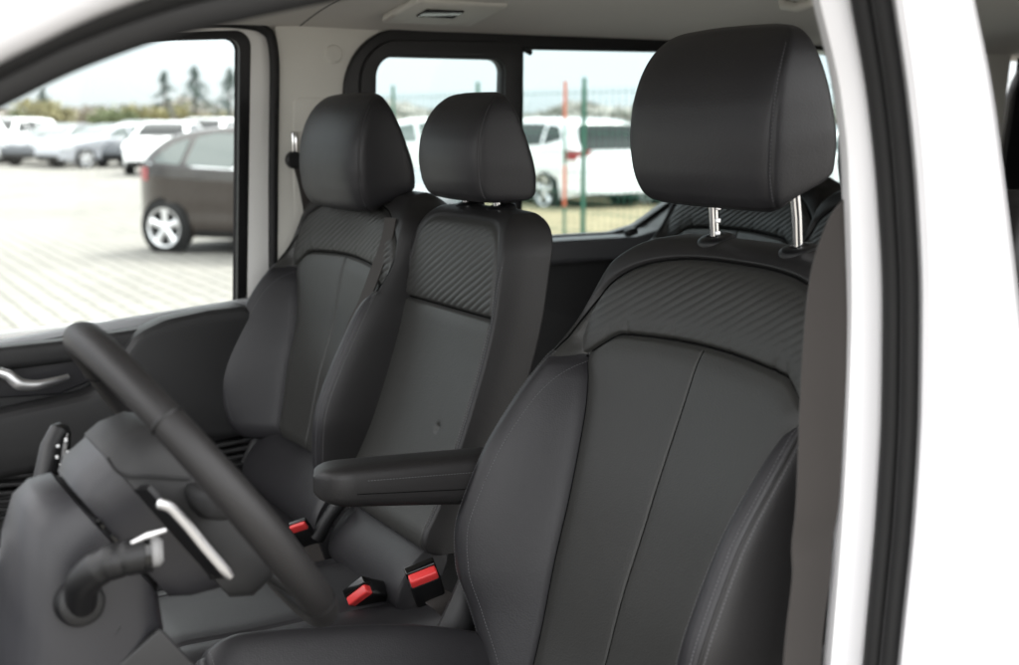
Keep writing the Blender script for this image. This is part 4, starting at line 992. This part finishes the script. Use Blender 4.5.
# the brown hatchback beside the van
rw = at(171, 252, z=0.0)
h = Vector((-0.80, -0.60, 0)).normalized(); side = Vector((h.y, -h.x, 0))
if side.dot(CAM - rw) < 0: side = -side
cb = rw + h * 1.35 - side * 0.80
car('hatch', (cb.x, cb.y, 0), front_rz(h.x, h.y), 'dark brown hatchback with five-spoke alloy wheels parked nearest outside the far window', P_BROWN)
def place(kind, px, d, hx, hy, label, m, group='cars parked far across the paved lot', **kw):
    p = at(px, 118, d=d); return car(kind, (p.x, p.y, 0), front_rz(hx, hy), label, m, group, **kw)
G1 = 'cars parked far across the paved lot'
place('liftback', 104, 43, -0.35, 0.95, 'silver liftback side-on in the far row, between a black car and a small dark one', P_SILVER)
place('liftback', 56, 45, -0.70, 0.71, 'black car in the far row half hidden behind the silver liftback', P_DARK)
place('suv', 2, 47, -0.8, 0.6, 'white car in the far row at the left, just before the black car', P_WHITE, glass_m=DGLASS)
place('suv', -48, 44, -0.8, 0.6, 'leftmost white car of the far row, cut by the window edge', P_WHITE, glass_m=DGLASS)
place('hatch', 139, 44, -0.8, 0.6, 'small dark blue hatchback in the far row, right of the silver liftback', P_DARK)
place('hatch', 166, 38, -0.85, 0.45, 'white car with its nose towards the van, behind the brown hatchback tail', P_WHITE, glass_m=DGLASS)
place('suv', 205, 41, -0.8, 0.6, 'white car whose roof shows just above the roof of the brown hatchback', P_WHITE, glass_m=DGLASS)
place('suv', 10, 62, -0.35, 0.95, 'pale van-like white car in the back row behind the leftmost cars', P_WHITE)
G2 = 'cars parked behind the wire fence'
place('suv', 545, 24.0, 0.985, 0.05, 'white car with dark rear glass and red tail lamp behind the orange pole', P_WHITE, G2, glass_m=DGLASS)
place('liftback', 645, 25, 0.97, 0.0, 'white liftback with a bright red tail lamp, right of the green fence post', P_WHITE, G2)
place('suv', 408, 28, 0.5, 0.86, 'white car seen between the two front passenger headrests', P_WHITE, G2)
place('hatch', 850, 24, 0.5, 0.86, 'white car glimpsed right of the driver headrest', P_WHITE, G2)

# ---- trees and bushes along the horizon
BARK = mat('bark', (0.09, 0.065, 0.05), 0.9, var=0.3, vscale=3)
NEEDLE = mat('conifer_needles', (0.06, 0.085, 0.075), 0.8, spec=0.2, var=0.4, vscale=0.8)
B1 = mat('bush_green', (0.13, 0.15, 0.08), 0.85, spec=0.2, var=0.4, vscale=0.6); B2 = mat('bush_yellow', (0.22, 0.20, 0.10), 0.85, spec=0.2, var=0.4, vscale=0.6); B3 = mat('bush_brown', (0.18, 0.15, 0.12), 0.9, spec=0.2, var=0.4, vscale=0.6)
def leaf_cloud(pts, size, name, m, parent, flat=0.0):
    n = len(pts); pts = np.asarray(pts); a = rng.normal(size=(n, 3)); a /= np.linalg.norm(a, axis=1)[:, None]
    b = rng.normal(size=(n, 3)); b -= a * (a * b).sum(1)[:, None]; b /= np.linalg.norm(b, axis=1)[:, None]
    s_ = size * rng.uniform(0.6, 1.4, (n, 1))
    V = np.stack([pts - a * s_ - b * s_ * 0.5, pts + a * s_ - b * s_ * 0.5, pts + a * s_ * 0.6 + b * s_ * 0.6, pts - a * s_ * 0.6 + b * s_ * 0.6], 1).reshape(-1, 3)
    return link(name, mesh_np(V, np.arange(4 * n).reshape(-1, 4), False), m, parent)
def conifer(px, d, h, w, label):
    p = at(px, 118, d=d); p.z = 0
    t = empty('conifer_tree', p, label, 'tree', 'conifers on the horizon')
    tr = MB().tube([p, p + Vector((0.05, 0, h * 0.5)), p + Vector((0, 0.05, h))], [0.16, 0.10, 0.02], n=8).build('trunk', BARK, t)
    pts = []
    for k in range(16):
        z = h * (0.30 + 0.68 * k / 15); rad = 1.9 * w * (1.02 - k / 15) ** 0.75 * random.uniform(0.55, 1.1)
        for j in range(random.randint(3, 6)):
            a = random.uniform(0, 6.283); ln = rad * random.uniform(0.6, 1.1)
            for q in range(20):
                u_ = random.uniform(0.02, 1) ** 0.65; pts.append((p.x + math.cos(a) * ln * u_ + random.gauss(0, .10), p.y + math.sin(a) * ln * u_ + random.gauss(0, .10), z - 0.22 * ln * u_ + random.gauss(0, .10)))
    leaf_cloud(pts, 0.085, 'crown', NEEDLE, t)
conifer(166, 118, 5.9, 1.35, 'thin conifer with open branches, left of the three on the horizon')
conifer(196, 112, 6.1, 1.75, 'broad dense conifer, middle one of three on the horizon')
conifer(231, 108, 5.8, 1.5, 'slim conifer nearest the black window edge on the horizon')
conifer(44, 125, 4.6, 1.0, 'small conifer just under the dark front pillar')
for px, d, h, w, m, lab in ((50, 110, 3.6, 2.6, B2, 'yellowish autumn shrub below the dark front pillar'), (104, 120, 2.7, 3.0, B3, 'brown bushes low behind the silver liftback'), (118, 105, 2.9, 2.2, B1, 'green bush behind the far white cars'), (150, 112, 3.0, 3.2, B2, 'yellow-green bush in front of the thin conifer'), (182, 118, 2.6, 2.4, B3, 'brown bush between the left and middle conifers'), (214, 110, 2.7, 2.6, B2, 'yellowish bush between the middle and right conifers'), (20, 118, 3.0, 3.0, B1, 'green bush at the left end of the horizon')):
    p = at(px, 118, d=d); p.z = 0
    t = empty('bush', p, lab, 'bush', 'bushes along the horizon')
    pts = []
    for k in range(14):
        c = Vector((random.gauss(0, w * .5), random.gauss(0, w * .5), random.uniform(0.3, h * 0.8)))
        for q in range(110):
            e = Vector((random.gauss(0, .4), random.gauss(0, .4), random.gauss(0, .32))); pts.append(tuple(p + c + e))
    leaf_cloud(pts, 0.15, 'foliage', m, t)
    mb = MB()
    for k in range(6):
        a = random.uniform(0, 6.28); mb.tube([p, p + Vector((math.cos(a) * w * .25, math.sin(a) * w * .25, h * .6))], [0.05, 0.015], n=6)
    mb.build('stem', BARK, t)
# far-off wood and hedges that read as one low mass
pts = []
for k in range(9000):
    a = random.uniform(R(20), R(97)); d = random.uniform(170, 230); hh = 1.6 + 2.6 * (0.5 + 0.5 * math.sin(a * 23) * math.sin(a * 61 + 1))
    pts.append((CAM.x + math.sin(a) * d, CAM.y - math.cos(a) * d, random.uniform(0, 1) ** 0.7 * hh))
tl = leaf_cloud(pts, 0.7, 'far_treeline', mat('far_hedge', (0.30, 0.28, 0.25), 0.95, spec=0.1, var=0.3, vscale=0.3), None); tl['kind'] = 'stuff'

# ================================================================== LIGHT, SKY, CAMERA
SUN_EL, SUN_AZ = R(52), R(150)       # azimuth measured clockwise from +Y
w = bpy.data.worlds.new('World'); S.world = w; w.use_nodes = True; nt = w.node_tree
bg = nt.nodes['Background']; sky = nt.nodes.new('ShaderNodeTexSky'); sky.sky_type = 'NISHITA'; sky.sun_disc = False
sky.sun_elevation = SUN_EL; sky.sun_rotation = SUN_AZ; sky.air_density = 1.0; sky.dust_density = 1.0; sky.ozone_density = 1.0
hs = nt.nodes.new('ShaderNodeHueSaturation'); hs.inputs['Saturation'].default_value = 0.30
nt.links.new(sky.outputs[0], hs.inputs['Color'])
# thin bright cloud veil over the blue
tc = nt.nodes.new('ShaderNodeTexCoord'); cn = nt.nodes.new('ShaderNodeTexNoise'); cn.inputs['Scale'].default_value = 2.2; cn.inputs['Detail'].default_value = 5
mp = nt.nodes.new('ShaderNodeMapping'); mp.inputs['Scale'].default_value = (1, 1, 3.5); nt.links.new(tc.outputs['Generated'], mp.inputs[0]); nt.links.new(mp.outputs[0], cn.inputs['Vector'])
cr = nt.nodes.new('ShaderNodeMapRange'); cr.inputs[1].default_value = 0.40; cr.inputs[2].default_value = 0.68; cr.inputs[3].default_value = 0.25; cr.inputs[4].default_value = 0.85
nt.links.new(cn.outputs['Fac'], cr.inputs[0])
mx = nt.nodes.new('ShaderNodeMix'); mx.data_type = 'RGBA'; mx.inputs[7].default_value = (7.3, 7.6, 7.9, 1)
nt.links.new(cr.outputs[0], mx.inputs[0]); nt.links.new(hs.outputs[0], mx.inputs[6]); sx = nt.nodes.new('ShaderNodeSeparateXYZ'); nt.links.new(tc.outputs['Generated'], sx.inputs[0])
gx = nt.nodes.new('ShaderNodeMapRange'); gx.interpolation_type = 'SMOOTHSTEP'; gx.inputs[1].default_value = -0.35; gx.inputs[2].default_value = 0.25; gx.inputs[3].default_value = 1.0; gx.inputs[4].default_value = 0.0  # brighter sky added on the unseen door side to fill the cabin
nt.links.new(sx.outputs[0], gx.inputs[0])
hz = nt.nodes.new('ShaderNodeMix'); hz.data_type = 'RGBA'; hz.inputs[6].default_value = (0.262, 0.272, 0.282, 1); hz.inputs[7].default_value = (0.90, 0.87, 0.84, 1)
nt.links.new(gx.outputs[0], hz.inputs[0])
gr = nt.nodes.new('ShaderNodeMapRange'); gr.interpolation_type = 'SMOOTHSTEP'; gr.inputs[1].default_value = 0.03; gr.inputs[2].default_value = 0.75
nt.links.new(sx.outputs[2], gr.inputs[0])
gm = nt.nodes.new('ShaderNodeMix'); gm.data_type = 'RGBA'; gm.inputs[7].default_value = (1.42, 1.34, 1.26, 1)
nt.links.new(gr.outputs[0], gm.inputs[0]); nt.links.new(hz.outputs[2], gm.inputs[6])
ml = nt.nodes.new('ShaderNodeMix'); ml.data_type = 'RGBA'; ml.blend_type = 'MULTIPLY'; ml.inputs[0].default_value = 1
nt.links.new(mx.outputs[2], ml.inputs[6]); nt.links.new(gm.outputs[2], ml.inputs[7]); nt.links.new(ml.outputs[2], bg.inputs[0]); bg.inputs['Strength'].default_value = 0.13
ld = bpy.data.lights.new('sun', 'SUN'); ld.energy = 1.4; ld.angle = R(14); ld.color = (1.0, 0.96, 0.9)
lo = bpy.data.objects.new('sun', ld); COL.objects.link(lo)
sd = Vector((math.sin(SUN_AZ) * math.cos(SUN_EL), math.cos(SUN_AZ) * math.cos(SUN_EL), math.sin(SUN_EL)))
lo.rotation_euler = sd.to_track_quat('Z', 'Y').to_euler(); lo.location = (0, 0, 30)
cam = bpy.data.cameras.new('camera'); co = bpy.data.objects.new('camera', cam); COL.objects.link(co); S.camera = co
cam.sensor_width = 36; cam.lens = 36 * F / 1019; cam.clip_start = 0.02; cam.clip_end = 6000
co.location = CAM; co.rotation_euler = AX.to_track_quat('-Z', 'Y').to_euler()
cam.dof.use_dof = True; cam.dof.focus_distance = 1.78; cam.dof.aperture_fstop = 4.0; cam.dof.aperture_blades = 9
S.view_settings.view_transform = 'Standard'; S.view_settings.look = 'None'; S.view_settings.exposure = 2.42; S.view_settings.gamma = 1
S.cycles.use_denoising = True; S.cycles.max_bounces = 10; S.cycles.diffuse_bounces = 5; S.cycles.glossy_bounces = 4; S.cycles.transparent_max_bounces = 16
S.cycles.sample_clamp_indirect = 8
